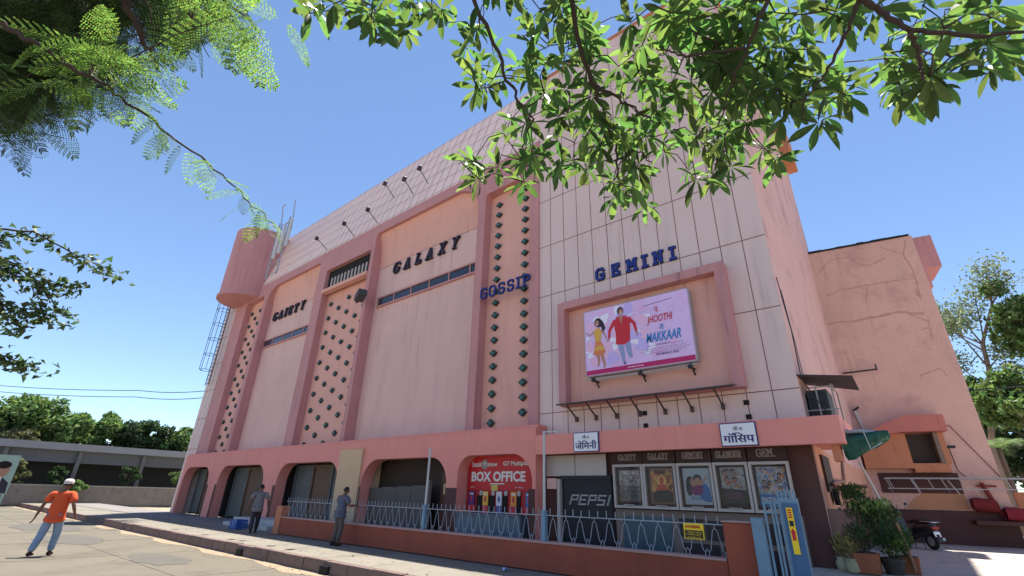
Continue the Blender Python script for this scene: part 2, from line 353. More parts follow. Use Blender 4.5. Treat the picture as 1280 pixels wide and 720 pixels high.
add_cracks(M_PAVE, .35, (.09,.08,.07), .01)
b = MB(); x = -70
while x < -2.3:
    b.box(x, min(x + 2.0, -2.3) - .014, 7.25, 9.6, -.3, 0 + random.uniform(-.004, .003)); x += 2.0
o = b.build('pavement', M_PAVE); o['kind'] = 'structure'
b = MB(); b.box(-70, -2.9, 9.6, 12.2, -.16, .02); o = b.build('forecourt', mat('forecourt_floor', (.2,.18,.17), .8, .15)); o['kind'] = 'structure'
M_YARD = mat('yard_concrete', (.42, .375, .33), .9, .2, .5, 50, bump=.4, dirt=((.20,.17,.145), .6, .6))
add_cracks(M_YARD, .3, (.07,.06,.055), .01)
b = MB(); ys = [7.1, 9.5, 12.0, 16, 34]; zs = [-.28, .03, .36, .37, .37]
for i in range(4): b.add([(-2.3, ys[i], zs[i]), (30, ys[i], zs[i]), (30, ys[i+1], zs[i+1]), (-2.3, ys[i+1], zs[i+1])], [(0,1,2,3)])
o = b.build('yard', M_YARD); o['kind'] = 'structure'

random.seed(31)
M_PATCH = mat('road_patch', (.105,.097,.085), .92, .25, 1.5, 50, bump=.9)
for k, (px_, py_, r_) in enumerate(((-16.5,5.2,1.1),(-12.2,4.0,.8),(-24,4.6,1.6),(-13.6,1.6,.9),(-20,.4,1.2),(-31,5,2.0))):
    b = MB(); P = []
    for i in range(18): a = 2*math.pi*i/18; P.append((px_ + r_*1.5*math.cos(a)*random.uniform(.8,1.15), py_ + r_*.55*math.sin(a)*random.uniform(.8,1.15), -.2735 + .0003*k))
    b.add(P, [tuple(range(18))]); o = b.build('road_patch', M_PATCH); o['kind'] = 'structure'
b = MB()
for xg in (-16.2,-11.6): b.box(xg, xg+.35, 7.02, 7.11, -.27, -.10)
o = b.build('kerb_drain', M_DARK); o['kind'] = 'structure'
# ================================================================== the cinema building
XL, XM, XR, YF = -38.9, -8.94, -1.72, 12.2
BW = thing('cinema_building', 'pink multi-storey cinema with cladding grid, rounded mauve frames and rose canopy', 'building', (-20, 12.2, 0))
# tower
b = MB(); b.box(XM, XR, YF, 23.6, 0, 18.0)
tower = b.build('tower', [M_SIDE], BW)
b = MB(); b.box(XM + .002, XR - .002, YF - .03, YF + .0, 3.1, 18.02, 0)
# joints as thin dark strips seated in the cladding face
for k in range(1, 13): 
    x = XR - .56 * k; b.box(x - .010, x + .010, YF - .034, YF - .029, 3.1, 18.0, 1)
for z in (3.88, 5.87, 7.85, 9.8, 11.76, 13.78, 15.85): b.box(XM, XR, YF - .0375, YF - .0345, z - .010, z + .010, 1)
b.build('cladding', [M_TILE, M_JOINT], BW)
b = MB(); b.box(XM-.03, XR+.06, YF-.08, 23.7, 18.02, 18.14); b.box(XR+.0, XR+.42, 21.9, 23.9, 16.9, 18.6)
b.build('roof_parapet', M_ORANGE, BW)
b = MB(); b.box(XR, XR + .012, YF + .0, 23.4, 0, 1.42); b.build('dado', M_MAROON, BW)
b = MB(); b.box(XR, XR + .008, YF + .0, 23.4, 1.425, 2.64); b.build('side_bounce_band', mat('apricot_bounce', (.62,.30,.20), .85, .15, .8, 30, streak=.2, bump=.2), BW)  # orange-ish paint, with warm bounce light put into its colour
# lower tower wall behind the shopfront
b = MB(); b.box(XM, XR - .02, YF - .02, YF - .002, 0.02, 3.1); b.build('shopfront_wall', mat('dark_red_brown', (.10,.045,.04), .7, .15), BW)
# left block body
b = MB(); b.box(XL, XM - .01, 12.75, 26, 0, 16.2); b.build('main_block', M_PINKW, BW)
# tiled mansard band
zt0, zt1, y0, y1 = 14.75, 19.8, 12.1, 13.55
b = MB(); b.add([(XL, y0, zt0), (XM, y0, zt0), (XM, y1, zt1), (XL, y1, zt1), (XL, 26, zt0), (XM, 26, zt0), (XL, 26, zt1), (XM, 26, zt1)],
   [(0,1,2,3), (3,2,7,6), (0,3,6,4), (1,5,7,2), (4,6,7,5), (0,4,5,1)])
def ms(x, t, off=.004):   # point on the sloping band
    return (x, y0 + (y1-y0)*t - off, zt0 + (zt1-zt0)*t)
k = 0; x = XM - .3
while x > XL:
    for (xa, xb) in ((x-.014, x+.014),): b.add([ms(xa,0,.005), ms(xb,0,.005), ms(xb,1,.005), ms(xa,1,.005)], [(0,1,2,3)], 1)
    x -= .62
for t in (.04, .22, .41, .60, .79, .985): b.add([ms(XL,t-.003,.008), ms(XM,t-.003,.008), ms(XM,t+.003,.008), ms(XL,t+.003,.008)], [(0,1,2,3)], 1)
b.build('tiled_roof_band', [M_TILE, M_JOINT], BW)
# the big mauve frame with rounded openings
H_G = rrect(-19.75, -12.15, 8.3, 14.25, (0, 0, 1.5, .25)); H_Y = rrect(-32.1, -25.35, 8.5, 14.25, (0, 0, .25, 1.2))
H_D1 = rrect(-11.75, -9.35, 8.0, 13.35, (0, 0, .9, .15)); H_D2 = rrect(-24.45, -20.05, 8.0, 13.4, .05); H_D3 = rrect(-35.4, -32.6, 8.0, 13.9, (0,0,.3,.3))
outer = [(-37.1, 3.1), (XM, 3.1), (XM, 14.8), (-37.1, 14.8)]
# lower openings: pink wall fields between pilasters
LO = [rrect(-19.75, -12.15, 3.4, 8.3, .02), rrect(-32.1, -25.35, 3.4, 8.3, .02)]
def L2(h, z0): return [(p[0], max(p[1], z0)) for p in h]
vs, fs = curve2d([outer, [(p[0], p[1] if p[1] > 8.4 else 3.4) for p in H_G], [(p[0], p[1] if p[1] > 8.6 else 3.4) for p in H_Y],
                  [(p[0], p[1] if p[1] > 8.1 else 3.4) for p in H_D1], [(p[0], p[1] if p[1] > 8.1 else 3.4) for p in H_D2], [(p[0], p[1] if p[1] > 8.1 else 3.4) for p in H_D3]], .62)
b = MB(); b.add([(x, y + 12.2 + .21, z) for x, y, z in vs], fs); b.build('facade_frame', M_MAUVE, BW)
# bays: pink field, window strip, coved peach head
def bay(x0, x1, strip):
    b = MB(); b.box(x0 - .1, x1 + .1, 12.62, 12.74, 3.2, 12.3); b.build('bay_wall', M_PINKW, BW)
    b = MB(); K = 10; P = []
    for i in range(K + 1):
        a = R(90 * i / K); P.append((12.60 - .50 * (1 - math.cos(a)), 12.3 + 2.1 * math.sin(a)))
    vs = [(x0-.1, p[0], p[1]) for p in P] + [(x1+.1, p[0], p[1]) for p in P]
    b.add(vs, [(i, K+1+i, K+2+i, i+1) for i in range(K)])
    b.build('coved_head', M_PEACH, BW, smooth=True)  # peach tone here carries the warm bounce light on the cove
    b = MB(); b.box(strip[0], strip[1], 12.58, 12.64, 10.1, 10.5, 0)
    o = b.build('strip_window', mat('dark_glass', (.03,.035,.05), .12, .3, 1, spec=.6), BW)
    b = MB(); b.box(strip[0]-.06, strip[1]+.06, 12.52, 12.63, 10.02, 10.1); b.box(strip[0]-.06, strip[1]+.06, 12.52, 12.63, 10.5, 10.56)
    x = strip[0]
    while x <= strip[1] + .01: b.box(x-.03, x+.03, 12.55, 12.6, 10.1, 10.5); x += 1.3
    b.build('frame', M_MAUVE, o)
bay(-19.75, -12.15, (-19.4, -12.5)); bay(-32.1, -25.35, (-32.0, -25.6))
# perforated panels with square dark studs
M_STUD = mat('dark_green_block', (.03, .05, .05), .5, .3, 8)
M_TEAL = mat('teal_face', (.05,.16,.15), .5)
def studs(x0, x1, z0, z1, cols, dz, top=None):
    b = MB(); b.box(x0, x1, 12.5, 12.66, 3.2, z1 + .3); pn = b.build('perforated_panel', M_PEACH, BW)
    z = z0; r = 0
    while z < z1:
        for i, cx in enumerate(cols):
            zz = z + (dz / 2 if i % 2 else 0); s = .17; 
            if zz < z1 - .3:
                b = MB()
                b.prism([(cx - s, zz), (cx, zz - s*.8), (cx + s, zz), (cx, zz + s*.8)], 12.40, 12.505, 0)
                b.prism([(cx - s*.55, zz), (cx, zz - s*.45), (cx + s*.55, zz), (cx, zz + s*.45)], 12.385, 12.398, 1)
                b.build('stud', [M_STUD, M_TEAL], pn)
        z += dz; r += 1
studs(-11.95, -9.15, 3.8, 13.4, (-11.25, -9.85), .5)
studs(-24.6, -19.9, 3.6, 11.9, (-23.9, -23.0, -22.1, -21.2, -20.5), .85)
studs(-35.6, -32.4, 3.6, 13.8, (-35.0, -34.3, -33.7, -33.0), .95)
# vent window at the head of the middle panel
b = MB(); b.box(-24.4, -20.1, 12.30, 12.36, 12.1, 13.35); vw = b.build('vent_window', M_DARK, BW)
b = MB(); b.box(-24.45, -20.05, 12.0, 12.32, 11.9, 12.1); b.build('sill', M_PEACH, vw)
b = MB()
for i in range(12): b.box(-24.0 + i*.34, -23.88 + i*.34, 12.24, 12.29, 12.2, 12.85)
b.build('frame', M_OFFW, vw)
# drum on the left pier and the plain tiled end
b = MB(); b.lathe((-35.65, 12.2, 0), [(1.95, 14.2), (1.95, 19.4)], 28); b.lathe((-35.65, 12.2, 0), [(2.05, 14.0), (2.05, 14.2)], 28); b.build('drum', M_MAUVE, BW, smooth=False)
b = MB(); b.box(XL, -37.1, 12.05, 12.75, 0, 14.75)
for x in (-38.34, -37.78, -37.3): b.box(x-.013, x+.013, 12.044, 12.051, 3.1, 14.7, 1)
for z in (3.88, 5.87, 7.85, 9.8, 11.76, 13.78): b.box(XL, -37.1, 12.041, 12.0435, z-.013, z+.013, 1)
b.build('end_cladding', [M_TILE, M_JOINT], BW)
# canopy over the shopfront (right section) with its slab
b = MB(); b.box(-8.6, -1.06, 11.48, 11.62, 2.61, 3.15); b.box(-8.6, -1.2, 11.62, 12.18, 2.66, 2.78); b.box(-8.6, -1.2, 11.62, 12.18, 3.03, 3.12)
b.box(-1.20, -1.06, 11.62, 13.6, 2.61, 3.15); b.box(-1.7, -1.2, 12.2, 13.5, 2.66, 2.78)
b.build('canopy', M_CANOPY, BW, bevel=.01)
b = MB(); b.box(-1.34, -1.20, 11.72, 12.1, 2.30, 2.60); b.build('canopy_bracket', M_ORANGE, BW)
# arched fascia of the left section
arch = []
x = -11.95; holes = []
holes.append(rrect(-11.85, -8.78, 0.0, 2.68, (0, 0, .8, .55)))
holes.append(rrect(-17.2, -12.35, 0.0, 2.68, (0, 0, .9, .9)))
for (a, c) in ((-24.2, -18.9), (-31.2, -25.6), (-36.8, -32.6)): holes.append(rrect(a, c, 0, 2.68, (0, 0, .9, .9)))
prof = [(-37.1, 3.4), (-37.1, .0)]
for h in sorted(holes, key=lambda h: h[0][0]):
    xs = [p[0] for p in h]; tl = [p for p in h]
    # opening outline from bottom-left up over the arch and down to bottom-right
    up_ = [p for p in reversed(h[2:])]
    prof += [(min(xs), 0.0)] + [p for p in up_ if p[1] > .01] + [(max(xs), 0.0)]
prof += [(-8.66, 0.0), (-8.66, 3.4)]
vs, fs = curve2d([prof], .5); b = MB(); b.add([(x, y + 11.85, z) for x, y, z in vs], fs)
b.box(-37.1, -8.66, 11.7, 12.7, 3.405, 3.5)
b.build('arcade', M_CANOPY, BW)
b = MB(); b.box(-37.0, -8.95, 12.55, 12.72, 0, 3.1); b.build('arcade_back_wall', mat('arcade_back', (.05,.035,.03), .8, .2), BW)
for xx in (-8.78, -12.1, -17.3, -18.8, -24.3, -25.5, -31.3, -32.5):   # dark red dado on the piers
    MB().box(xx - (.13 if xx != -12.1 else .26), xx + (.105 if xx != -12.1 else .26), 11.588, 11.594, 0, 1.7).build('pier_dado', M_MAROON, BW)
b = MB(); b.box(-18.85, -17.25, 11.5, 12.5, .0, 3.1); b.build('corner_pier', mat('pale_apricot', (.62,.42,.26), .8, .1, 1), BW)
M_SLAT = mat('shutter_green_grey', (.11,.12,.12), .6, .25, 2)
for (xa, xb) in ((-24.0,-19.1),(-31.0,-25.8),(-36.6,-32.8)):
    w3 = (xb-xa)/3
    for k in range(3):
        b = MB(); z = .1
        while z < 2.45: b.box(xa+k*w3+.12, xa+(k+1)*w3-.12, 12.44, 12.47, z, z+.085); b.box(xa+k*w3+.12, xa+(k+1)*w3-.12, 12.455, 12.48, z+.085, z+.1); z += .1
        b.box(xa+k*w3, xa+k*w3+.1, 12.38, 12.5, 0, 3.0); b.box(xa+k*w3+.1, xa+(k+1)*w3, 12.4, 12.5, 2.5, 2.62)
        b.build('shutter', M_SLAT if k != 1 else mat('shutter_brown', (.13,.075,.05), .6, .25, 2), BW)
# doors and boards inside the dark bay
b = MB()
for i in range(4): b.box(-17.15 + i*.86, -16.31 + i*.86, 12.0, 12.06, .1, 1.68 + .03*i)
b.build('board_screen', mat('brown_grey_board', (.10,.085,.075), .6, .1), BW)
b = MB(); b.box(-13.75, -13.6, 11.95, 12.1, 0, 1.95); b.build('post', mat('speckled_stone', (.25,.22,.2), .7, .5, 20), BW)
b = MB(); b.box(-13.35, -12.5, 12.3, 12.4, 0, 2.2); d = b.build('door', mat('dark_red_wood', (.09,.03,.02), .5), BW)
b = MB(); b.box(-13.2, -12.75, 12.28, 12.3, 1.5, 1.85); b.build('notice', mat('yellowed_paper', (.5,.4,.22), .8), d)
# roller shutter with painted lettering, sheets above
b = MB(); z = .03
while z < 1.98:
    b.box(-8.05, -6.52, 12.10, 12.135, z, z + .05); b.box(-8.05, -6.52, 12.125, 12.145, z + .05, z + .066); z += .066
b.box(-8.1, -6.48, 12.02, 12.16, 1.985, 2.07)
sh = b.build('roller_shutter', M_GREYSH, BW)
PEP = {'P': [(0,0,.18,1),(.18,.82,.9,1),(.72,.5,.9,.82),(.18,.42,.9,.58)], 'E': [(0,0,.18,1),(.18,.82,.9,1),(.18,.42,.8,.58),(.18,0,.9,.18)],
       'S': [(0,.82,.9,1),(0,.5,.18,.82),(0,.42,.9,.58),(.72,.18,.9,.42),(0,0,.9,.18)], 'I': [(.1,0,.3,1)]}
b = MB(); lx = -7.86
for ch in 'PEPSI':
    for (xa, za, xb, zb) in PEP[ch]:
        n_ = max(1, int((zb - za) / .12)); 
        for q in range(n_):     # each bar of paint crosses the slats as separate stripes
            z0_ = za + (zb-za)*q/n_; z1_ = za + (zb-za)*(q+.72)/n_
            f = lambda X, Z: (lx + X*.265 + Z*.10, 1.33 + Z*.27)
            b.prism([f(xa,z0_), f(xb,z0_), f(xb,z1_), f(xa,z1_)], 12.094, 12.099)
    lx += .285 if ch != 'I' else .15
b.build('painted_lettering', M_SILVER, sh)
b = MB(); b.box(-8.60, -7.62, 12.05, 12.07, 2.06, 2.62); b.box(-7.60, -6.62, 12.05, 12.07, 2.06, 2.62); b.build('metal_sheets', M_PLATE, BW)
b = MB(); b.box(-8.2, -8.1, 12.0, 12.12, 0, 1.98); b.build('door_jamb', M_OFFW, BW)
b = MB(); b.box(-8.55, -8.22, 12.0, 12.05, 1.72, 2.0); b.box(-8.5,-8.3, 11.98, 12.0, 1.8, 1.93); b.build('junction_box', M_PINKW, BW)
# wall under the poster cases: stone panels and dark openings
b = MB(); b.box(-6.4, -2.16, 12.03, 12.17, .02, 1.27); b.build('plinth_wall', mat('beige_stone', (.20,.15,.13), .7, .25, 2), BW)
b = MB(); b.box(-6.2, -4.95, 12.0, 12.028, .1, 1.12); b.build('marble_panel', mat('blue_grey_marble', (.06,.10,.125), .35, .6, 2.2), BW)
b = MB()
random.seed(3)
for (xa, xb, za, zb) in ((-4.75,-4.2,.75,1.12),(-4.15,-3.6,.7,1.1),(-3.55,-2.95,.72,1.1),(-4.7,-3.9,.15,.62),(-3.8,-2.6,.12,.6),(-2.9,-2.4,.7,1.1)): b.box(xa, xb, 12.0, 12.028, za, zb)
b.build('service_panels', mat('dark_panel', (.03,.022,.025), .4, .2), BW)
# recess frame round the hoarding
b = MB(); x0, x1, z0, z1, t = -7.96, -2.78, 3.98, 7.27, .24
vs, fs = curve2d([[(x0,z0),(x1,z0),(x1,z1),(x0,z1)], [(x0+t,z0+.02),(x1-t,z0+.02),(x1-t,z1-t),(x0+t,z1-t)]], .34); b.add([(a, c + 11.99, d_) for a, c, d_ in vs], fs)
b.build('hoarding_frame', M_MAUVE, BW, bevel=.012)
b = MB(); b.box(x0+t, x1-t, 12.12, 12.16, z0+.02, z1-t); b.build('hoarding_recess', M_PEACH, BW)
for (xx, zz) in ((-5.43,3.62),(-5.43,3.30),(-2.87,3.66),(-2.87,3.33)): MB().box(xx-.06, xx+.06, YF-.06, YF-.036, zz-.055, zz+.055).build('vent', M_DARK, BW)
# ------------------------------------------------------------------ side building (rear wing)
AW = R(9.9); uw = Vector((math.cos(AW), math.sin(AW), 0)); nw = Vector((math.sin(AW), -math.cos(AW), 0))
WO = Vector((-1.72, 23.0, 0))
def wp(t, out_, z): return tuple(WO + uw * t + nw * out_ + Vector((0, 0, z)))
def wbox(b, t0, t1, o0, o1, z0, z1, mi=0):
    P = [wp(t0,o1,z0), wp(t1,o1,z0), wp(t1,o0,z0), wp(t0,o0,z0), wp(t0,o1,z1), wp(t1,o1,z1), wp(t1,o0,z1), wp(t0,o0,z1)]
    b.add(P, [(0,3,2,1),(4,5,6,7),(0,1,5,4),(1,2,6,5),(2,3,7,6),(3,0,4,7)], mi)
M_REAR = mat('weathered_salmon', (.66, .40, .335), .9, .2, .5, 18, streak=.15, dirt=((.46,.26,.235), .7, .75), bump=.25)
RB = thing('rear_building', 'weathered salmon rear wing with patched cracks and flat black roof edge', 'building', (0, 23.5, 0))
b = MB(); wbox(b, -.3, 3.72, -8, 0, 0, 11.9); rw = b.build('wall', M_REAR, RB)
# patched cracks: trowelled bands, slightly proud of the wall
random.seed(11)
b = MB()
def crack(pts, wd):
    P = []
    for (a, z), (c, z2) in zip(pts, pts[1:]):
        for k in range(6): P.append((a + (c-a)*k/6 + random.uniform(-.025,.025), z + (z2-z)*k/6 + random.uniform(-.03,.03)))
    P.append(pts[-1])
    for i in range(len(P)-1):
        (a, z), (c, z2) = P[i], P[i+1]; d = Vector((c-a, z2-z)); 
        if d.length < 1e-4: continue
        w0 = wd * random.uniform(.5, 1.2); n_ = Vector((-d.y, d.x)).normalized() * w0 / 2; of = .004 + .0007 * (i % 5)
        b.add([wp(a-n_.x, of, z-n_.y), wp(c-n_.x, of, z2-n_.y), wp(c+n_.x, of, z2+n_.y), wp(a+n_.x, of, z+n_.y)], [(0,1,2,3)])
C = lambda L: [wpix(*p) for p in L]
camv = Vector((0,0,CAM_H))
def wpix(px, py):
    d = at(px, py, 1) - camv; t = (WO - camv).dot(nw) / d.dot(nw); p = camv + d * t; return ((p - WO).dot(uw), p.z)
for L, wd in (([(1020,345),(1038,325),(1062,321),(1070,330),(1086,332),(1105,323)], .05), ([(1101,309),(1128,318),(1140,335),(1146,352)], .05), ([(1131,300),(1130,318)], .05),
              ([(1034,370),(1050,363),(1082,357),(1112,352),(1138,348)], .05), ([(1034,405),(1080,399),(1120,390),(1155,392)], .10), ([(1083,357),(1083,378)], .05),
              ([(1146,352),(1150,372),(1143,362)], .06), ([(1133,392),(1160,401),(1165,425)], .06), ([(1148,412),(1166,410)], .05), ([(1150,470),(1175,460),(1185,470)], .05)):
    b = MB(); crack(C(L), wd); b.build('crack_patch', mat('crack_filler', (.50,.28,.235), .9, .2, 3), rw)
b = MB()
for i in range(14):
    t0 = -.0 + i * .26; wbox(b, t0, t0 + .255, -.3, .05 + .015 * random.random(), 11.9, 11.97 + .03 * random.random())
wbox(b, -.0, 3.72, -8, -.3, 11.9, 11.98); b.build('roof_edge', mat('tar_black', (.02,.02,.025), .8), RB)
b = MB(); wbox(b, 3.72, 4.45, -2.2, -.5, 10.55, 12.0); wbox(b, 3.72, 3.95, -2.2, -.5, 9.7, 10.55); b.build('balcony_box', M_MAUVE, RB)
b = MB(); wbox(b, -.2, 3.73, 0, .012, 0, 1.42); b.build('dado', M_MAROON, RB)
# window bay with its sloping hood
b = MB(); wbox(b, .0, 1.42, 0, .45, 2.75, 3.95); wbox(b, 1.42, 2.42, 0, .45, 2.62, 2.92); wbox(b, 2.30, 2.50, 0, .42, 2.92, 3.95)
b.build('window_bay', M_ORANGE, RB)
b = MB(); P = [(.0, 3.75), (1.3, 3.97), (2.6, 3.97), (2.6, 4.52), (1.55, 4.55), (.35, 4.05)]
vs = [wp(t, .75, z) for t, z in P] + [wp(t, 0, z) for t, z in P]; n_ = len(P)
b.add(vs, [tuple(range(n_)), tuple(range(2*n_-1, n_-1, -1))] + [(i, i+n_, (i+1)%n_+n_, (i+1)%n_) for i in range(n_)])
b.build('hood', mat('hood_rose', (.50,.17,.14), .8, .12, 1, streak=.2), RB)
b = MB(); wbox(b, 1.42, 2.30, .05, .10, 2.92, 3.93); wn = b.build('window', mat('brown_dark_board', (.05,.035,.03), .7, .15), RB)
b = MB(); wbox(b, 2.2, 2.32, .10, .5, 2.9, 3.95); b.build('frame', mat('weathered_wood', (.2,.15,.12), .9, .3, 8), wn)
b = MB(); wbox(b, .35, 2.62, .0, .03, 1.95, 2.62); b.build('dark_band', M_MAROON, RB)
b = MB(); P = [(.9, 1.44), (2.62, 1.44), (2.62, 2.0), (1.6, 2.0), (1.2, 1.75)]
vs = [wp(t, .02, z) for t, z in P]; b.add(vs, [tuple(range(5))]); b.build('sun_bounce_patch', mat('bounce_orange', (.52,.25,.14), .85, .15, 2), RB)  # flat patch coloured as sunlight reflected onto the lower wall
b = MB()
b.tube([wp(2.5,.03,4.3), wp(2.85,.03,4.2), wp(3.3,.03,3.3), wp(3.7,.03,2.5)], .012); b.tube([wp(2.62,.03,3.45), wp(2.66,.03,2.7), wp(2.8,.03,2.5)], .012)
b.build('conduit', mat('rust_brown', (.12,.05,.04), .8), RB)
b = MB(); b.tube([wp(3.15,.08,2.3), wp(3.4,.08,1.3)], .06); b.tube([wp(3.0,.08,2.2), wp(3.5,.08,2.2)], .03); b.build('drain_pipe', mat('dark_red_pipe', (.22,.03,.025), .6), RB)
# ================================================================== signs and lettering
def ell2(cx, cz, rx, rz, n=16, rot=0):
    return [(cx + rx*math.cos(2*math.pi*i/n)*math.cos(rot) - rz*math.sin(2*math.pi*i/n)*math.sin(rot), cz + rx*math.cos(2*math.pi*i/n)*math.sin(rot) + rz*math.sin(2*math.pi*i/n)*math.cos(rot)) for i in range(n)]
def shape(b, poly, y, mi=0): b.prism(poly, y - .0008, y, mi)
def limb2(b, pts, w0, w1, y, mi=0):
    pts = [Vector(p) for p in pts]; K = len(pts); Lf = []; Rt = []
    for i, p in enumerate(pts):
        d = (pts[min(i+1,K-1)] - pts[max(i-1,0)]).normalized(); n = Vector((-d.y, d.x)); w_ = (w0 + (w1-w0)*i/(K-1))/2
        Lf.append(tuple(p + n*w_)); Rt.append(tuple(p - n*w_))
    shape(b, Rt + Lf[::-1], y, mi)
# letters on the tower
def letters(name, label, txt, xs, z, h, t, yb, m_face, m_back, cx, group=None, shear=0, sx=1, depth=.06):
    T = thing(name, label, 'sign letters', (cx, yb, z), group)
    for ch, x in zip(txt, xs):
        b = MB()
        w_ = GW.get(ch, .7) * sx * h
        glyph(b, ch, x - w_/2, z, h, t, yb - depth, yb - .012, 0, shear, sx)
        glyph(b, ch, x - w_/2, z, h, t * 1.38, yb - .011, yb - .003, 1, shear, sx)
        b.build('letter', [m_face, m_back], T)
    return T
M_OUT = mat('letter_edge_black', (.02,.02,.03), .5)
letters('letter_sign', 'blue slab letters reading GEMINI above the film hoarding', 'GEMINI', (-6.52,-5.98,-5.42,-5.00,-4.58,-4.14), 7.88, .36, .075, YF - .034, M_BLUE, M_OUT, -5.4)
letters('letter_sign', 'blue slab letters reading GOSSIP across the studded panel', 'GOSSIP', (-11.50,-11.06,-10.60,-10.16,-9.80,-9.44), 8.42, .40, .06, 12.06, M_BLUE, M_OUT, -10.6)
M_LDK = mat('letter_dark', (.035,.03,.05), .5)
letters('letter_sign', 'dark slanted letters reading GALAXY under the curved bay head', 'GALAXY', (-18.2,-17.35,-16.5,-15.7,-14.85,-14.0), 11.66, .52, .07, 12.60, M_LDK, M_OUT, -16, shear=.18, depth=.12)
letters('letter_sign', 'dark slanted letters reading GAIETY on the farther bay', 'GAIETY', (-31.2,-30.4,-29.75,-29.15,-28.4,-27.6), 11.84, .52, .07, 12.60, M_LDK, M_OUT, -29.5, shear=.18, depth=.12)
# ------------------------------------------------------------------ film hoarding
HB = thing('film_hoarding', 'pale lilac film hoarding with running couple and JHOOTHI MAKKAAR lettering', 'hoarding', (-5.4, 11.9, 4.7))
hx0, hx1, hz0, hz1 = -7.03, -3.76, 4.74, 6.78; HWd = hx1-hx0; HH = hz1-hz0
b = MB(); b.prism(rrect(hx0, hx1, hz0, hz1, .07), 11.87, 12.10); b.build('box', mat('hoarding_case', (.40,.36,.38), .5), HB)
def hmat(name, c): return mat(name, c, .35, .04, 3)
m = mat('lilac_print', (.76,.52,.82), .35, .15, 1.2, 5, dirt=((.84,.40,.66), 1.6, .8))
b = MB(); b.prism(rrect(hx0+.03, hx1-.03, hz0+.03, hz1-.03, .05), 11.862, 11.869); face = b.build('printed_face', m, HB)
U = lambda u, v: (hx0 + u*HWd, hz0 + v*HH)
b = MB()
PM = [hmat('print_pink', (.62,.10,.28)), hmat('print_magenta', (.50,.02,.13)), hmat('print_red', (.60,.03,.04)), hmat('print_blue', (.02,.22,.55)), hmat('print_skin', (.48,.22,.15)),
      hmat('print_hair', (.03,.02,.03)), hmat('print_yellow', (.75,.42,.08)), hmat('print_orange', (.72,.22,.08)), hmat('print_jeans', (.30,.33,.55)), hmat('print_ink', (.12,.10,.25)),
      hmat('print_lilac_dark', (.60,.46,.84)), hmat('print_white', (.88,.82,.94)), hmat('print_rose', (.85,.50,.70))]
random.seed(5)
for i in range(46):      # splashes of coloured powder
    u, v = random.uniform(.03,.62), random.uniform(.14,.95); r_ = random.uniform(.02,.09)
    P = []; ph = random.random()*6
    for k in range(14):
        a = 2*math.pi*k/14; rr = r_*(1 + .45*math.sin(3*a+ph) * random.random()); P.append(U(u + rr*math.cos(a)*.7, v + rr*math.sin(a)))
    P = [(min(max(p[0], hx0+.04), hx1-.04), max(min(p[1], hz1-.04), hz0+.2)) for p in P]
    shape(b, P, 11.8610 - .00004*i, random.choice([10, 11, 12, 12, 10, 11]))
yb = 11.858
shape(b, [U(.012,.02), U(.988,.02), U(.988,.085), U(.012,.085)], yb, 1)
# generic running woman
shape(b, [U(.12,.50),U(.165,.51),U(.195,.42),U(.215,.32),U(.16,.28),U(.09,.31),U(.105,.42)], yb-.003, 7)
shape(b, [U(.105,.64),U(.125,.70),U(.165,.70),U(.185,.63),U(.17,.50),U(.115,.50)], yb-.004, 6)
shape(b, [U(.10,.40),U(.15,.44),U(.205,.40),U(.20,.36),U(.10,.36)], yb-.0045, 6)
limb2(b, [U(.13,.33),U(.145,.22),U(.135,.13)], .11, .045, yb-.002, 4); limb2(b, [U(.175,.33),U(.185,.22),U(.20,.15),U(.19,.10)], .11, .04, yb-.0025, 4)
limb2(b, [U(.115,.66),U(.06,.60),U(.02,.66)], .05, .03, yb-.002, 4); limb2(b, [U(.18,.66),U(.215,.58),U(.235,.50)], .05, .03, yb-.002, 4)
shape(b, ell2(*U(.155,.78), .13, .15, rot=.3), yb-.0046, 5); shape(b, [U(.15,.84),U(.20,.80),U(.225,.68),U(.20,.62),U(.185,.70)], yb-.0045, 5); shape(b, ell2(*U(.143,.775), .065, .095), yb-.0055, 4)
# generic running man
limb2(b, [U(.36,.42),U(.375,.28),U(.385,.13)], .19, .08, yb-.003, 8); limb2(b, [U(.43,.42),U(.44,.27),U(.455,.18)], .18, .10, yb-.0032, 8)
shape(b, [U(.31,.74),U(.35,.81),U(.43,.80),U(.47,.72),U(.455,.42),U(.40,.38),U(.32,.40),U(.325,.55)], yb-.0045, 2)
limb2(b, [U(.325,.76),U(.265,.62),U(.255,.50)], .12, .06, yb-.004, 2); limb2(b, [U(.45,.76),U(.505,.66),U(.52,.54)], .12, .07, yb-.004, 2)
limb2(b, [U(.255,.51),U(.235,.46)], .05, .03, yb-.0042, 4); limb2(b, [U(.52,.54),U(.525,.47)], .05, .03, yb-.0042, 4)
shape(b, [U(.365,.80),U(.385,.68),U(.405,.80)], yb-.0052, 4)
shape(b, ell2(*U(.382,.885), .105, .125), yb-.0055, 5); shape(b, ell2(*U(.388,.865), .075, .105), yb-.0065, 4); limb2(b, [U(.38,.845),U(.40,.848)], .02, .02, yb-.0075, 11)
limb2(b, [U(.135,.75),U(.15,.752)], .015, .015, yb-.0065, 11); limb2(b, [U(.385,.13),U(.40,.10)], .07, .05, yb-.004, 9)
art = b.build('printed_figures', PM, face)
b = MB(); yt = 11.853
put_text(b, 'JHOOTHI', *U(.735,.645), yt, w=.74, h=.27, depth=.002, mi=0, bold=.012, shear=.25)
put_text(b, 'तू', *U(.715,.79), yt, w=.13, h=.16, depth=.002, mi=0)
put_text(b, 'मैं', *U(.745,.53), yt, w=.14, h=.17, depth=.002, mi=1)
put_text(b, 'MAKKAAR', *U(.75,.405), yt, w=.98, h=.27, depth=.002, mi=1, bold=.02, shear=.3)
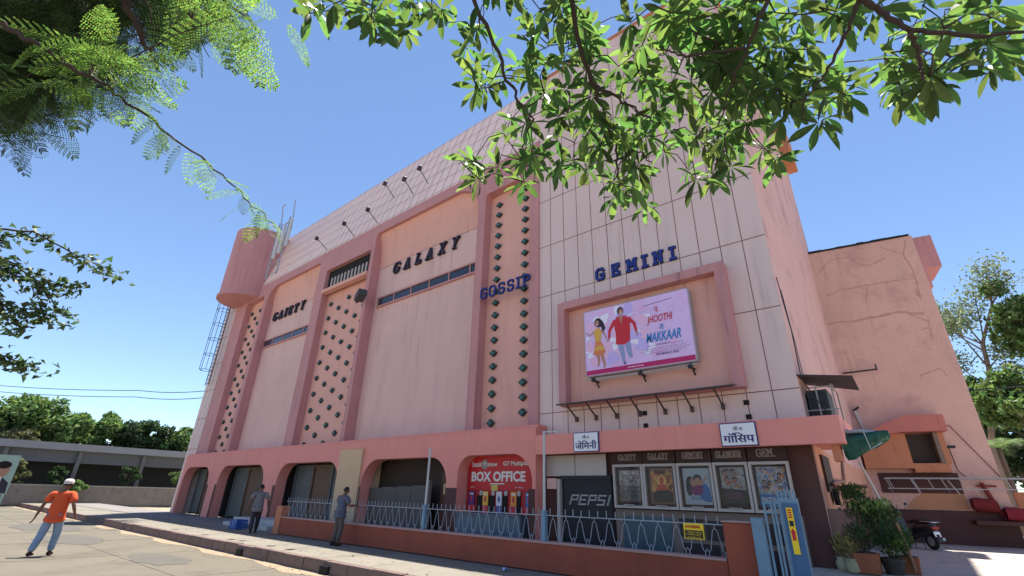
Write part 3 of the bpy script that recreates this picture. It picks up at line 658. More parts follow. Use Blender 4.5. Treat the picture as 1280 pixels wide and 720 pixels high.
put_text(b, 'A LUV RANJAN FILM', *U(.74,.30), yt, w=.42, h=.035, depth=.002, mi=2)
put_text(b, '8TH MARCH 2023', *U(.77,.115+.05), yt, w=.62, h=.06, depth=.002, mi=2, bold=.01)
for i, (ww) in enumerate((1.0, 1.25, 1.3, 1.1)):   # rows of tiny credits
    x, z = U(.745, .265 - .028*i + (.01 if i else .02)); x -= ww/2
    while x < U(.745,0)[0] + ww/2: l = random.uniform(.02,.07); shape(b, [(x,z),(x+l,z),(x+l,z+.010),(x,z+.010)], yt, 2); x += l + .018
for (u, v, l) in ((.80,.93,.5),): shape(b, [U(.60,.87),U(.86,.90),U(.86,.906),U(.60,.876)], yt, 2)
x = U(.42,0)[0]
while x < U(.56,0)[0]: l = random.uniform(.02,.05); zz = U(0,.045)[1]; shape(b, [(x,zz),(x+l,zz),(x+l,zz+.025),(x,zz+.025)], yt, 3); x += l+.02
b.build('lettering', [PM[2], PM[3], PM[9], PM[11]], face)
for x in (-6.75, -5.3, -3.95):
    b = MB(); b.bar((x, 12.12, 4.60), (x, 11.84, 4.60), .045, .045); b.box(x-.05, x+.05, 11.78, 11.86, 4.57, 4.66); b.bar((x, 12.12, 4.45), (x, 11.86, 4.72), .03, .03); b.build('bracket', M_BLACK, HB)
b = MB(); b.tube([(hx0, 11.84, 4.66), (-5.4, 11.83, 4.64), (hx1, 11.84, 4.67)], .018, 6); b.tube([(hx0+.1, 11.84, 4.62), (hx1-.1, 11.84, 4.60)], .01, 5); b.build('cable_rail', mat('dirty_white', (.45,.42,.4), .7), HB)
# mesh shelf below the hoarding
T = thing('mesh_awning', 'long dusty wire mesh shelf on brackets below the film hoarding', 'awning', (-5.4, 12.1, 3.97))
M_RUST = mat('dark_rusty_steel', (.09,.06,.06), .7, .3, 6)
b = MB(); b.add([(-7.9,12.12,4.06),(-2.95,12.12,4.06),(-2.95,11.58,3.98),(-7.9,11.58,3.98)], [(0,1,2,3)]); b.build('mesh_sheet', mat('dusty_rose_mesh', (.25,.14,.14), .8, .3, 10), T)
b = MB(); b.bar((-7.9,11.57,3.98), (-2.95,11.57,3.98), .03, .04); b.bar((-7.9,12.1,4.04), (-2.95,12.1,4.04), .03, .03)
x = -7.9
while x < -2.9: b.bar((x,11.57,3.995), (x,12.1,4.07), .012, .012); x += .16
b.build('rim', M_RUST, T)
for x in (-7.55,-6.9,-6.25,-5.55,-4.85,-4.15,-3.4):
    b = MB(); b.bar((x, 11.6, 3.95), (x, 12.14, 3.62), .035, .035); b.box(x-.035, x+.035, 12.08, 12.165, 3.54, 3.68); b.build('bracket', M_RUST, T)
# two white name plates on the canopy
def plate(x0, x1, z0, z1, top, main, label):
    T = thing('name_plate', label, 'sign', ((x0+x1)/2, 11.47, z0), 'white name plates on the canopy')
    b = MB(); b.box(x0, x1, 11.44, 11.475, z0, z1); b.build('border', M_NAVY, T)
    b = MB(); b.box(x0+.022, x1-.022, 11.432, 11.4395, z0+.022, z1-.022); p = b.build('panel', M_WHITE, T)
    b = MB(); cx = (x0+x1)/2; h = z1-z0
    put_text(b, top, cx, z0+h*.76, 11.428, h=h*.20, depth=.004, mi=0)
    for q_, dx in enumerate((-.007, 0, .007)): put_text(b, main, cx + dx, z0+h*.36, 11.428 - .0012*q_, w=(x1-x0)*.84, h=h*.42, depth=.004, mi=1)
    b.build('lettering', [M_BLACK, M_NAVY], p)
plate(-7.25, -6.47, 2.63, 3.14, 'जी-७', 'जेिमनी', 'white plate with navy Devanagari name, above the grey sheets and shutter')
plate(-3.36, -2.60, 2.62, 3.12, 'जी-७', 'गॉिसप', 'white plate with navy Devanagari name, above the GLAMOUR poster header')
# box office
T = thing('box_office_sign', 'red ticket window board reading BOX OFFICE inside the arch', 'sign', (-10.45, 12.1, 1.0))
bx0, bx1 = -11.80, -9.10
b = MB(); b.box(bx0, bx1, 12.05, 12.11, 1.66, 2.75); bo = b.build('board', M_RED, T)
b = MB(); b.box(bx0, bx1, 12.06, 12.11, .98, 1.655); b.build('counter_panel', mat('red_panel_dark', (.40,.015,.02), .5), T)
b = MB(); yy = 12.045; cx = (bx0+bx1)/2 
put_text(b, 'BOX OFFICE', cx-.05, 2.06, yy, w=2.25, h=.30, depth=.006, bold=.035)
put_text(b, 'book', cx-.95, 2.44, yy, w=.42, h=.17, depth=.006, bold=.02)
put_text(b, 'show', cx-.28, 2.43, yy, w=.42, h=.13, depth=.006, bold=.02)
put_text(b, 'G7 Multiplex', cx+.72, 2.42, yy, w=1.08, h=.17, depth=.006, bold=.02)
b.box(cx-.35, cx+.25, 12.04, 12.048, 1.83, 1.86)
put_text(b, '@ G7 1', cx-1.1, 1.74, yy, h=.05, depth=.006); put_text(b, 'G7 - Multiplex', cx+.85, 1.74, yy, h=.05, depth=.006)
b.prism(ell2(cx-.61, 2.43, .13, .15), 12.043, 12.048, 1)
put_text(b, 'my', cx-.61, 2.44, 12.038, w=.17, h=.12, depth=.006, bold=.02, mi=0)
b.build('lettering', [mat('sign_white', (.72,.70,.68), .5), mat('ticket_grey', (.3,.28,.28), .5)], bo)
b = MB(); b.box(cx-.28, cx-.02, 12.035, 12.044, 1.64, 1.82); b.build('notice', mat('note_yellow', (.6,.45,.12), .7), T)
for i, x in enumerate((-11.32, -10.80, -10.28, -9.77, -9.35)):
    if i < 4:
        b = MB(); b.box(x-.02, x+.22, 12.03, 12.058, 1.0, 1.50); wn = b.build('ticket_window', M_DARK, T)
        b = MB(); b.lathe((x+.19, 12.04, 1.575), [(.0,-.0),(.06,-.0)], 12); b.prism(ell2(x+.16, 1.575, .07, .075), 12.03, 12.04); b.build('round_sticker', M_SILVER, wn)
cols = [(.10,.04,.22),(.80,.45,.05),(.62,.60,.66),(.75,.28,.05),(.04,.16,.42)]; cols2 = [(.55,.03,.06),(.55,.03,.08),(.10,.08,.25),(.50,.03,.05),(.60,.1,.15)]
for i, x in enumerate((-11.55, -10.95, -10.38, -9.80, -9.22)):
    b = MB(); b.box(x-.11, x+.11, 12.012, 12.03, 1.0, 1.62, 0); b.box(x-.11, x+.11, 12.008, 12.0115, 1.0, 1.22, 1); b.prism(ell2(x, 1.40, .05, .09), 12.008, 12.0115, 1); b.prism([(x-.08,1.52),(x+.08,1.52),(x+.08,1.57),(x-.08,1.57)], 12.006, 12.0115, 2)
    b.build('advert_strip', [mat('strip_a%d' % i, cols[i], .5), mat('strip_b%d' % i, cols2[i], .5), mat('strip_c', (.7,.65,.6), .5)], T)
b = MB(); b.box(bx0+.0, bx1-.1, 11.6, 12.04, .03, .96); b.box(bx0, bx1-.1, 11.55, 12.04, .96, 1.0); b.build('counter', mat('marble_counter', (.11,.15,.19), .3, .6, 2.5), T)
# header boards over the poster cases
cases = [(-6.37,-5.54),(-5.53,-4.68),(-4.66,-3.81),(-3.79,-3.03),(-3.01,-2.21)]
M_HEAD = mat('header_brown', (.048,.025,.023), .6, .15)
M_ETCH = mat('etched_letter', (.27,.22,.21), .5, .2, 8)
names = ['GAIETY','GALAXY','GEMINI','GLAMOUR','GEM.']
for (x0, x1), nm in zip(cases, names):
    T = thing('name_board', 'brown header board reading %s above its poster case' % nm, 'sign', ((x0+x1)/2, 12.0, 2.34), 'brown header boards over the poster cases')
    b = MB(); b.box(x0+.004, x1-.004, 11.99, 12.06, 2.345, 2.665); bd = b.build('board', M_HEAD, T)
    b = MB(); h = .13 if len(nm) < 7 else .13; sxx = .62 if len(nm) > 6 else .72
    if nm == 'GEM.': h, sxx = .15, .8
    tot = sum((GW.get(c, .7)*sxx + .16) * h for c in nm); x = (x0+x1)/2 - tot/2
    for c in nm: glyph(b, c, x, 2.44, h, .026, 11.985, 11.989, 0, 0, sxx); x += (GW.get(c, .7)*sxx + .16)*h
    b.build('lettering', M_ETCH, bd)
# posters
def pbase(T, x0, x1, z0, z1, col, vs=.2):
    b = MB(); b.box(x0, x1, 12.012, 12.018, z0, z1); return b.build('poster', mat('poster_paper_%d' % len(MATS), col, .5, vs, 3), T)
pl = ['poster case under the GAIETY header, dark film poster with white title strip', 'poster case under the GALAXY header, glowing orange brown poster', 'poster case under the GEMINI header, pale poster of an embracing couple',
      'poster case under the GLAMOUR header, grey crowd poster with red streaks', 'poster case under the GEM header, blue and orange collage poster']
def collage(name, cols, scale):
    m = bpy.data.materials.new(name); m.use_nodes = True; N = m.node_tree.nodes; L = m.node_tree.links; b_ = N['Principled BSDF']; b_.inputs['Roughness'].default_value = .6
    g = N.new('ShaderNodeNewGeometry'); ns = N.new('ShaderNodeTexNoise'); ns.inputs['Scale'].default_value = scale*.6; ns.inputs['Detail'].default_value = 5; L.new(g.outputs['Position'], ns.inputs[0])
    ma = N.new('ShaderNodeVectorMath'); ma.operation = 'MULTIPLY_ADD'; ma.inputs[1].default_value = (.35,.35,.35); L.new(ns.outputs['Color'], ma.inputs[0]); L.new(g.outputs['Position'], ma.inputs[2])
    v = N.new('ShaderNodeTexVoronoi'); v.inputs['Scale'].default_value = scale; L.new(ma.outputs[0], v.inputs['Vector'])
    sp = N.new('ShaderNodeSeparateColor'); L.new(v.outputs['Color'], sp.inputs[0]); r = N.new('ShaderNodeValToRGB'); r.color_ramp.interpolation = 'LINEAR'
    while len(r.color_ramp.elements) < len(cols): r.color_ramp.elements.new(.5)
    for i, c in enumerate(cols): r.color_ramp.elements[i].position = i/(len(cols)-1); r.color_ramp.elements[i].color = (*c, 1)
    L.new(sp.outputs[0], r.inputs[0]); mm = N.new('ShaderNodeMix'); mm.data_type = 'RGBA'; mm.blend_type = 'MULTIPLY'; mm.inputs['Factor'].default_value = .7; L.new(r.outputs[0], mm.inputs['A']); L.new(ns.outputs['Color'], mm.inputs['B'])
    vm = N.new('ShaderNodeVectorMath'); vm.operation = 'SCALE'; vm.inputs['Scale'].default_value = 1.35; L.new(mm.outputs['Result'], vm.inputs[0]); L.new(vm.outputs[0], b_.inputs['Base Color']); return m
C_A = collage('collage_blue_orange', [(.03,.05,.12),(.35,.42,.5),(.10,.22,.40),(.5,.2,.06),(.55,.5,.42),(.12,.05,.03)], 16)
C_B = collage('collage_grey', [(.03,.03,.035),(.35,.30,.28),(.15,.13,.13),(.45,.42,.4),(.28,.10,.08)], 18)
C_C = collage('collage_fire', [(.08,.02,.01),(.55,.22,.06),(.30,.09,.03),(.60,.36,.12)], 9)
C_D = collage('collage_night', [(.02,.02,.02),(.10,.09,.09),(.2,.19,.19)], 22)
def pm(n, c): return mat('ink_' + n, c, .5, .15, 5)
I = [pm('black',(.02,.02,.025)), pm('white',(.50,.47,.44)), pm('orange',(.36,.11,.03)), pm('skin',(.34,.17,.115)), pm('purple',(.15,.02,.10)), pm('blue',(.035,.12,.30)), pm('red',(.42,.06,.04)), pm('grey',(.22,.20,.20)), pm('gold',(.60,.34,.10)), pm('ice',(.42,.52,.60)), C_A, C_B, C_C, C_D]
M_GLASS = bpy.data.materials.new('case_glass'); M_GLASS.use_nodes = True
_n4 = M_GLASS.node_tree; _b = _n4.nodes['Principled BSDF']; _tr = _n4.nodes.new('ShaderNodeBsdfTransparent'); _gl = _n4.nodes.new('ShaderNodeBsdfGlossy'); _gl.inputs['Roughness'].default_value = .03; _mx = _n4.nodes.new('ShaderNodeMixShader')
_fr = _n4.nodes.new('ShaderNodeFresnel'); _fr.inputs[0].default_value = 1.18
_n4.links.new(_fr.outputs[0], _mx.inputs[0]); _n4.links.new(_tr.outputs[0], _mx.inputs[1]); _n4.links.new(_gl.outputs[0], _mx.inputs[2]); _n4.links.new(_mx.outputs[0], _n4.nodes['Material Output'].inputs[0])
for i, (x0, x1) in enumerate(cases):
    T = thing('poster_case', pl[i], 'poster case', ((x0+x1)/2, 12.03, 1.30), 'poster cases along the shopfront')
    z0, z1 = 1.30, 2.33
    vs, fs = curve2d([[(x0,z0),(x1,z0),(x1,z1),(x0,z1)], [(x0+.055,z0+.06),(x1-.055,z0+.06),(x1-.055,z1-.06),(x0+.055,z1-.06)]], .10)
    b = MB(); b.add([(a, c+11.97, d_) for a, c, d_ in vs], fs); b.build('frame', M_OFFW, T, bevel=.006)
    b = MB(); b.box(x0+.05, x1-.05, 12.02, 12.05, z0+.05, z1-.05); b.build('backing', mat('case_maroon', (.055,.024,.024), .7, .2), T)
    b = MB(); b.box(x0+.056, x1-.056, 11.955, 11.958, z0+.062, z1-.062); b.build('glass', M_GLASS, T)
    W_ = x1-x0; q = lambda u, v: (x0 + .08 + u*(W_-.16), z0 + .10 + v*(z1-z0-.20))
    y = 12.010
    if i == 0:
        p = pbase(T, *[q(.08,0)[0], q(.95,0)[0], q(0,.06)[1], q(0,.98)[1]], (.05,.045,.045))
        b = MB(); shape(b, [q(.08,.52),q(.95,.48),q(.95,.95),q(.08,.95)], y, 11); shape(b, [q(.08,.06),q(.95,.06),q(.95,.47),q(.08,.51)], y, 13); shape(b, [q(.28,.84),q(.75,.84),q(.75,.93),q(.28,.93)], y-.001, 1); put_text(b, 'THE', *q(.5,.885), y-.003, w=.2, h=.06, depth=.002, mi=0)
        for k in range(16): u, v = random.uniform(.2,.85), random.uniform(.3,.75); limb2(b, [q(u,v), q(u+.12,v+random.uniform(-.05,.05))], .015, .004, y-.0015, 7 if v < .55 else 0)
        put_text(b, 'IN CINEMAS', *q(.5,.13), y-.002, w=.4, h=.04, depth=.002, mi=7)
    elif i == 1:
        p = pbase(T, *[q(.1,0)[0], q(.96,0)[0], q(0,.05)[1], q(0,.99)[1]], (.20,.075,.03), .4)
        b = MB(); shape(b, [q(.14,.35),q(.92,.35),q(.92,.95),q(.14,.95)], y, 12)
        shape(b, ell2(*q(.53,.64), .12, .12), y-.001, 8); shape(b, ell2(*q(.53,.66), .06, .08), y-.002, 6); shape(b, [q(.36,.50),q(.53,.58),q(.70,.50),q(.72,.35),q(.34,.35)], y-.0022, 6)
        shape(b, [q(.16,.08),q(.9,.08),q(.9,.33),q(.72,.40),q(.34,.38),q(.16,.30)], y-.0028, 0); put_text(b, 'VAATHI', *q(.53,.86), y-.003, w=.34, h=.05, depth=.002, mi=0)
        for e in (([.12,.03],[.94,.03]),([.12,.97],[.94,.97]),([.12,.03],[.12,.97]),([.94,.03],[.94,.97])): limb2(b, [q(*e[0]), q(*e[1])], .012, .012, y-.0035, 7)
    elif i == 2:
        p = pbase(T, *[q(.06,0)[0], q(.97,0)[0], q(0,.03)[1], q(0,.98)[1]], (.30,.34,.37), .2)
        b = MB(); shape(b, [q(.14,.62),q(.20,.74),q(.32,.78),q(.42,.72),q(.40,.5),q(.32,.28),q(.2,.25),q(.13,.4)], y, 0)
        shape(b, [q(.5,.30),q(.62,.52),q(.80,.58),q(.92,.45),q(.95,.1),q(.7,.12)], y-.001, 5); shape(b, [q(.3,.50),q(.5,.56),q(.72,.52),q(.68,.30),q(.42,.26),q(.28,.34)], y-.0012, 4)
        shape(b, ell2(*q(.40,.62), .075, .10), y-.0018, 3); shape(b, ell2(*q(.55,.70), .10, .10), y-.002, 0); shape(b, ell2(*q(.55,.63), .08, .09), y-.0026, 3); limb2(b, [q(.62,.56),q(.78,.66),q(.86,.78)], .06, .03, y-.0022, 3)
        put_text(b, 'Shehzada', *q(.52,.20), y-.004, w=.34, h=.08, depth=.002, mi=5, bold=.01, shear=.2)
    elif i == 3:
        p = pbase(T, *[q(.08,0)[0], q(.94,0)[0], q(0,.03)[1], q(0,.99)[1]], (.30,.27,.26), .3)
        b = MB(); shape(b, [q(.1,.45),q(.92,.45),q(.92,.97),q(.1,.97)], y, 11)
        for k in range(13):
            u, v = random.uniform(.2,.8), random.uniform(.68,.93); shape(b, ell2(*q(u,v), .035, .045), y-.0006-.0001*k, 0); shape(b, ell2(*q(u,v-.03), .022, .03), y-.0016-.0001*k, 3)
        for k in range(16): u, v = random.uniform(.15,.7), random.uniform(.48,.68); limb2(b, [q(u,v), q(u+.2,v+random.uniform(0,.08))], .03, .006, y-.003-.0001*k, random.choice([6,6,2,7]))
        shape(b, [q(.08,.03),q(.94,.03),q(.94,.42),q(.08,.46)], y-.001, 0); put_text(b, 'KUTTEY', *q(.5,.27), y-.003, w=.32, h=.12, depth=.002, mi=4, bold=.01)
    else:
        p = pbase(T, *[q(.05,0)[0], q(.97,0)[0], q(0,.03)[1], q(0,.99)[1]], (.33,.38,.42), .3)
        b = MB(); shape(b, [q(.05,.3),q(.97,.3),q(.97,.98),q(.05,.98)], y, 10)
        for k in range(9): u, v = random.uniform(.2,.8), random.uniform(.45,.88); shape(b, ell2(*q(u,v), .04, .05), y-.0012-.0002*k, 0); shape(b, ell2(*q(u,v-.02), .026, .034), y-.0014-.0002*k, 3)
        shape(b, [q(.05,.03),q(.97,.03),q(.97,.30),q(.05,.34)], y-.005, 5); put_text(b, 'PATHAAN', *q(.5,.2), y-.007, w=.5, h=.09, depth=.002, mi=1, bold=.02)
    b.build('artwork', I, p)
    b = MB(); cx = (x0+x1)/2; b.box(cx-.14, cx+.14, 11.905, 11.915, z0+.035, z0+.085, 0); put_text(b, 'NOW SHOWING', cx, z0+.06, 11.902, w=.22, h=.022, depth=.003, mi=1); b.build('caption_plate', [M_PLATE, M_BLACK], T)
# ================================================================== low wall, railing, posts, gate
W0 = 9.6
T = thing('boundary_wall', 'low brick red plastered wall with pink coping along the pavement', 'wall', (-11, W0, 0))
b = MB(); b.box(-19.0, -3.02, W0, W0+.22, 0, .555); b.build('wall', M_BRICKRED, T)
b = MB(); b.box(-19.0, -3.02, W0-.025, W0+.245, .555, .60); b.build('coping', M_CAP, T, bevel=.01)
T = thing('gate_pier', 'square brick red pier at the gate end of the low wall', 'pier', (-2.75, W0+.1, 0))
b = MB(); b.box(-3.0, -2.5, W0-.06, W0+.32, 0, 1.17); b.build('shaft', M_BRICKRED, T, bevel=.025)
b = MB(); b.box(-3.02, -2.48, W0-.08, W0+.34, 1.17, 1.195); b.build('cap', M_CAP, T, bevel=.01)
T = thing('end_pier', 'orange washed pier closing the far end of the low wall', 'pier', (-19.2, W0+.1, 0))
b = MB(); b.box(-19.45, -19.02, W0-.04, W0+.3, 0, .95); b.build('shaft', M_ORANGE, T, bevel=.02)
def railing(x0, x1, label, per=.31):
    T = thing('iron_railing', label, 'railing', ((x0+x1)/2, W0+.1, .6), 'wavy iron railings on the low wall'); y = W0 + .1
    b = MB(); b.bar((x0, y, 1.12), (x1, y, 1.12), .028, .018); b.build('top_rail', M_RAIL, T)
    P = []; n_ = max(1, round((x1-x0)/per)); p = (x1-x0)/n_; b = MB()
    for k in range(n_):
        a = x0 + k*p
        for (u, z) in ((0,.72),(.04,.69),(.10,.67),(.17,.69),(.21,.73),(.37,1.0),(.42,1.035),(.5,1.05),(.58,1.035),(.63,1.0),(.79,.73),(.83,.69),(.90,.67),(.96,.69)): P.append((a + (u+.4)*p % (x1-x0) if False else a + u*p, y, z))
    b.tube(P, .0075, 5)
    for k in range(n_):
        a = x0 + k*p; b.bar((a+.10*p, y, .6), (a+.10*p, y, .67), .012, .012); b.bar((a+.5*p, y, 1.05), (a+.5*p, y, 1.11), .012, .012); b.bar((a+.9*p, y, .6), (a+.9*p, y, .67), .012, .012)
    b.build('wave_bar', M_RAIL, T)
    b = MB(); n2 = max(2, round((x1-x0)/(per*.55)))
    for k in range(n2): a = x0 + (k+.5)*(x1-x0)/n2; b.bar((a, y, 1.13), (a, y, 1.26 + random.uniform(-.006,.006)), .012, .014)
    b.build('pickets', M_RAIL, T)
railing(-19.0, -11.17, 'far section of wavy iron railing, left of the first pole'); railing(-11.05, -7.05, 'middle section of wavy iron railing, between the two pale poles'); railing(-6.93, -3.02, 'near section of wavy iron railing, carrying the yellow notice', .37)
for x, zt, lb in ((-11.11, 2.75, 'slim pale blue pole on the low wall, left of the box office arch'), (-6.99, 2.98, 'slim pale blue pole on the low wall, right of the box office arch')):
    T = thing('pole', lb, 'pole', (x, W0+.1, .55))
    b = MB(); b.box(x-.055, x+.055, W0+.045, W0+.155, .56, 1.22); b.build('base_post', M_BLUEP, T, bevel=.006)
    b = MB(); b.tube([(x, W0+.1, 1.2), (x, W0+.1, zt)], .032, 10)
    if zt > 2.9: b.bar((x, W0+.1, zt-.02), (x+.42, W0+.1, zt-.03), .03, .03)
    b.build('shaft', mat('pole_grey', (.46,.47,.48), .5, .1, 4), T)
T = thing('notice_board', 'small yellow and black notice tied to the railing', 'notice', (-3.5, W0+.05, .85))
b = MB(); b.box(-3.75, -3.38, W0+.06, W0+.072, .86, 1.12, 0); p = b.build('board', M_YEL, T)
b = MB(); b.box(-3.73, -3.40, W0+.054, W0+.0595, .875, 1.005); b.build('black_field', M_BLACK, p)
b = MB(); put_text(b, 'NO PARKING', -3.575, 1.065, W0+.05, w=.27, h=.05, depth=.004, mi=1, bold=.02)
put_text(b, 'Vehicles will be', -3.55, .975, W0+.048, w=.26, h=.028, depth=.004, mi=0); put_text(b, 'TOWED AWAY', -3.565, .935, W0+.048, w=.27, h=.026, depth=.004, mi=0); put_text(b, 'at owners risk', -3.565, .895, W0+.048, w=.25, h=.026, depth=.004, mi=0)
b.build('lettering', [M_YEL, M_RED], p)
# gate leaf
T = thing('iron_gate', 'light blue iron gate leaf folded open beside the red pier', 'gate', (-2.1, 9.4, 0))
b = MB(); b.box(-2.46, -2.27, 9.32, 9.42, .02, 1.27); b.build('stile', M_BLUEP, T, bevel=.006)
b = MB()
for xa in (-2.22, -2.06):
    xb = xa + .11
    b.bar((xa, 9.37, .03), (xa, 9.37, 1.49), .035, .03); b.bar((xb, 9.37, .03), (xb, 9.37, 1.49), .035, .03); b.box(xa-.0175, xb+.0175, 9.354, 9.386, 1.49, 1.525); b.bar((xa+.018, 9.37, 1.35), (xb-.018, 9.37, 1.35), .03, .02)
b.bar((-2.27, 9.40, .35), (-1.94, 9.40, .35), .03, .05); b.build('bars', M_BLUEP, T)
b = MB(); b.box(-1.94, -1.905, 9.30, 9.40, .03, 1.50); b.box(-1.905, -1.72, 9.30, 9.33, .03, 1.5); b.build('plate', M_BLUED, T, bevel=.004)
b = MB(); b.box(-2.0, -1.70, 9.335, 9.38, .04, 1.58)
for i in range(5): b.box(-1.99+i*.06, -1.965+i*.06, 9.325, 9.39, 1.58, 1.70)
b.build('back_panel', M_BLUEP, T)
T2 = b = MB(); b.box(-1.885, -1.795, 9.285, 9.297, .78, 1.44, 0)
b.prism([(-1.865,.97),(-1.815,.97),(-1.815,1.08),(-1.80,1.08),(-1.84,1.14),(-1.88,1.08),(-1.865,1.08)][::1], 9.279, 9.284, 1); b.box(-1.87,-1.81,9.279,9.284,1.17,1.25,2); 
for k in range(4): b.box(-1.868, -1.812, 9.279, 9.284, 1.29+k*.035, 1.31+k*.035, 1)
s_ = b.build('sticker', [M_YEL, M_RED, M_BLACK], T)
# ================================================================== street clutter on and around the building
T = thing('air_conditioner', 'grey air conditioner in a white cage under a dark awning at the tower corner', 'air conditioner', (-1.4, 12.8, 3.2))
b = MB(); b.box(-1.66, -1.26, 12.5, 13.3, 3.28, 3.86); u_ = b.build('casing', mat('ac_casing', (.05,.055,.06), .5, .15, 5), T, bevel=.015)
b = MB()
for k in range(11): b.box(-1.62, -1.30, 12.485, 12.499, 3.33+k*.045, 3.35+k*.045)
b.build('grille', M_BLACK, u_)
b = MB()
for (x, z0, z1) in ((-1.70,3.12,3.95),(-1.45,3.12,3.95),(-1.15,3.12,3.95)): b.bar((x,12.42,z0),(x,12.42,z1),.03,.03)
for z in (3.16, 3.4, 3.9): b.bar((-1.72,12.42,z),(-1.1,12.42,z),.025,.025)
for x in (-1.15,): b.bar((x,12.42,3.9),(x,13.4,3.9),.025,.025); b.bar((x,12.42,3.16),(x,13.4,3.16),.025,.025); b.bar((x,13.35,3.16),(x,13.35,3.9),.025,.025)
b.build('cage', mat('cage_white', (.33,.30,.30), .6, .15, 5), T)
b = MB(); b.add([(-1.72,12.15,4.18),(-.70,12.15,4.02),(-.72,13.5,3.98),(-1.72,13.5,4.22),(-1.72,12.15,4.14),(-.70,12.15,3.98),(-.72,13.5,3.94),(-1.72,13.5,4.18)], [(0,1,2,3),(7,6,5,4),(0,4,5,1),(1,5,6,2),(2,6,7,3),(3,7,4,0)])
b.build('awning', mat('awning_dark', (.05,.035,.04), .6, .3, 4), T)
# rolled green tarpaulin
T = thing('rolled_tarpaulin', 'bunched dark green tarpaulin hanging from the canopy corner', 'tarpaulin', (-.85, 12, 2.5))
b = MB(); n_, m_ = 26, 16
for i in range(n_):
    u = i/(n_-1); x = -1.16 + .80*u; rz = .275*(1-.68*u) * (1 if 0<i<n_-1 else .7); cz = 2.585 + .20*u
    for j in range(m_):
        a = 2*math.pi*j/m_; f = 1 + .16*math.sin(5*a + 3*u) + .08*math.sin(11*a + 9*u) + random.uniform(-.05,.05)
        b.v.append((x, 12.0 + .22*f*math.cos(a)*(1 if math.sin(a) > 0 else (1+math.sin(a)*.7)), cz + rz*f*math.sin(a)*(.85 if math.sin(a) > 0 else 1.05)))
for i in range(n_-1):
    for j in range(m_): b.f.append((i*m_+j, i*m_+(j+1)%m_, (i+1)*m_+(j+1)%m_, (i+1)*m_+j)); b.m.append(0)
b.f.append(tuple(range(m_))); b.f.append(tuple(range((n_-1)*m_, n_*m_))[::-1]); b.m += [0,0]
b.build('cloth', mat('tarp_green', (.012,.075,.055), .45, .3, 6, bump=.3), T, smooth=True)
b = MB(); b.tube([(-1.2,11.95,2.86),(-.8,11.9,2.86),(-.42,11.95,2.80)], .035, 8); b.tube([(-.75,11.78,2.85),(-.7,11.76,2.5),(-.5,11.8,2.62)], .012, 5); b.build('pole', mat('tarp_light', (.35,.38,.42), .6, .2, 4), T)
# props under the tarp
o = MB().tube([(-.98,12.2,2.32),(-.86,12.25,1.85),(-.78,12.3,1.5)], .022, 7).build('support_pole', mat('bleached_pole', (.5,.42,.38), .7, .2, 4)); tag(o, 'bleached slanting pole propping the green tarpaulin', 'pole')
o = MB().tube([(-1.71,16.9,3.05),(-1.66,15.5,2.05),(-1.64,13.8,1.98),(-1.62,13.0,1.9),(-1.5,12.6,1.82),(-1.2,12.5,1.85),(-.95,12.4,1.85)], lambda t: .04+.012*math.sin(t*60), 7).build('bundled_pipe', mat('wrapped_pipe', (.30,.16,.12), .8, .4, 8)); tag(o, 'lumpy wrapped cable bundle sagging along the orange side wall', 'cable')
o = MB().box(-1.706, -1.66, 12.7, 13.6, 1.75, 2.5).build('shutter_hatch', mat('hatch_dark', (.05,.025,.02), .6, .2)); tag(o, 'dark square hatch on the side wall under the canopy', 'hatch')
T = thing('fan_unit', 'round dark extractor fan on the lower side wall', 'fan', (-1.66, 13.0, 1.5))
M4 = Matrix.Translation((-1.63, 13.2, 1.66)) @ Matrix.Rotation(R(90), 4, 'Y')
bb = MB(); bb.lathe((0,0,0), [(.17,-.04),(.17,.04),(.14,.04),(.14,.0)], 20); bb.xform(M4); bb.build('housing', M_BLACK, T)
bb = MB()
for k in range(5):
    a = k*2*math.pi/5; bb.add([(0.03*math.cos(a),.03*math.sin(a),0),(.13*math.cos(a-.3),.13*math.sin(a-.3),.015),(.13*math.cos(a+.3),.13*math.sin(a+.3),-.015)], [(0,1,2)])
bb.xform(M4); bb.build('blade_set', M_GREYM, T)
# cables
def cable(name, pts, r, m, label, sag=0):
    b = MB(); P = []
    for (a, c) in zip(pts, pts[1:]):
        a = Vector(a); c = Vector(c)
        for k in range(9): t = k/9; p = a.lerp(c, t); p.z -= sag*4*t*(1-t); P.append(p)
    P.append(Vector(pts[-1])); b.tube(P, r, 5); o = b.build(name, m); tag(o, label, 'cable'); return o
cable('cable', [(-1.68,12.15,6.6),(-1.62,12.15,5.2),(-1.66,12.3,4.1),(-1.3,12.35,3.3),(-1.0,12.3,2.9)], .013, M_BLACK, 'black cable hanging down the tower corner to the canopy end', .05)
cable('cable', [(-1.69,12.5,6.4),(-1.66,12.6,5.0),(-1.69,12.9,4.2)], .008, M_BLACK, 'thin grey cable looping beside the thick one on the side wall', .1)
T = thing('wall_bracket', 'long black angle bracket fixed flat to the rear wall', 'bracket', wp(.6, 0, 6.4))
b = MB(); b.bar(wp(.1,.06,6.38), wp(1.2,.25,6.40), .05, .05); b.bar(wp(1.2,.25,6.36), wp(1.2,.25,6.6), .05, .05, upv=(1,0,0)); b.build('arm', M_BLACK, T)
T = thing('wall_pipe', 'white waste pipe with dark elbow rising from the canopy behind the tarpaulin', 'pipe', wp(.2, 0, 4))
b = MB(); b.tube([wp(.35,.1,3.7), wp(.15,.1,4.9)], .05, 8); b.build('pipe', mat('pipe_white', (.5,.45,.46), .6, .15), T)
b = MB(); b.bar(wp(.12,.1,4.88), wp(.30,.2,5.0), .08, .06); b.build('elbow', M_BLACK, T)
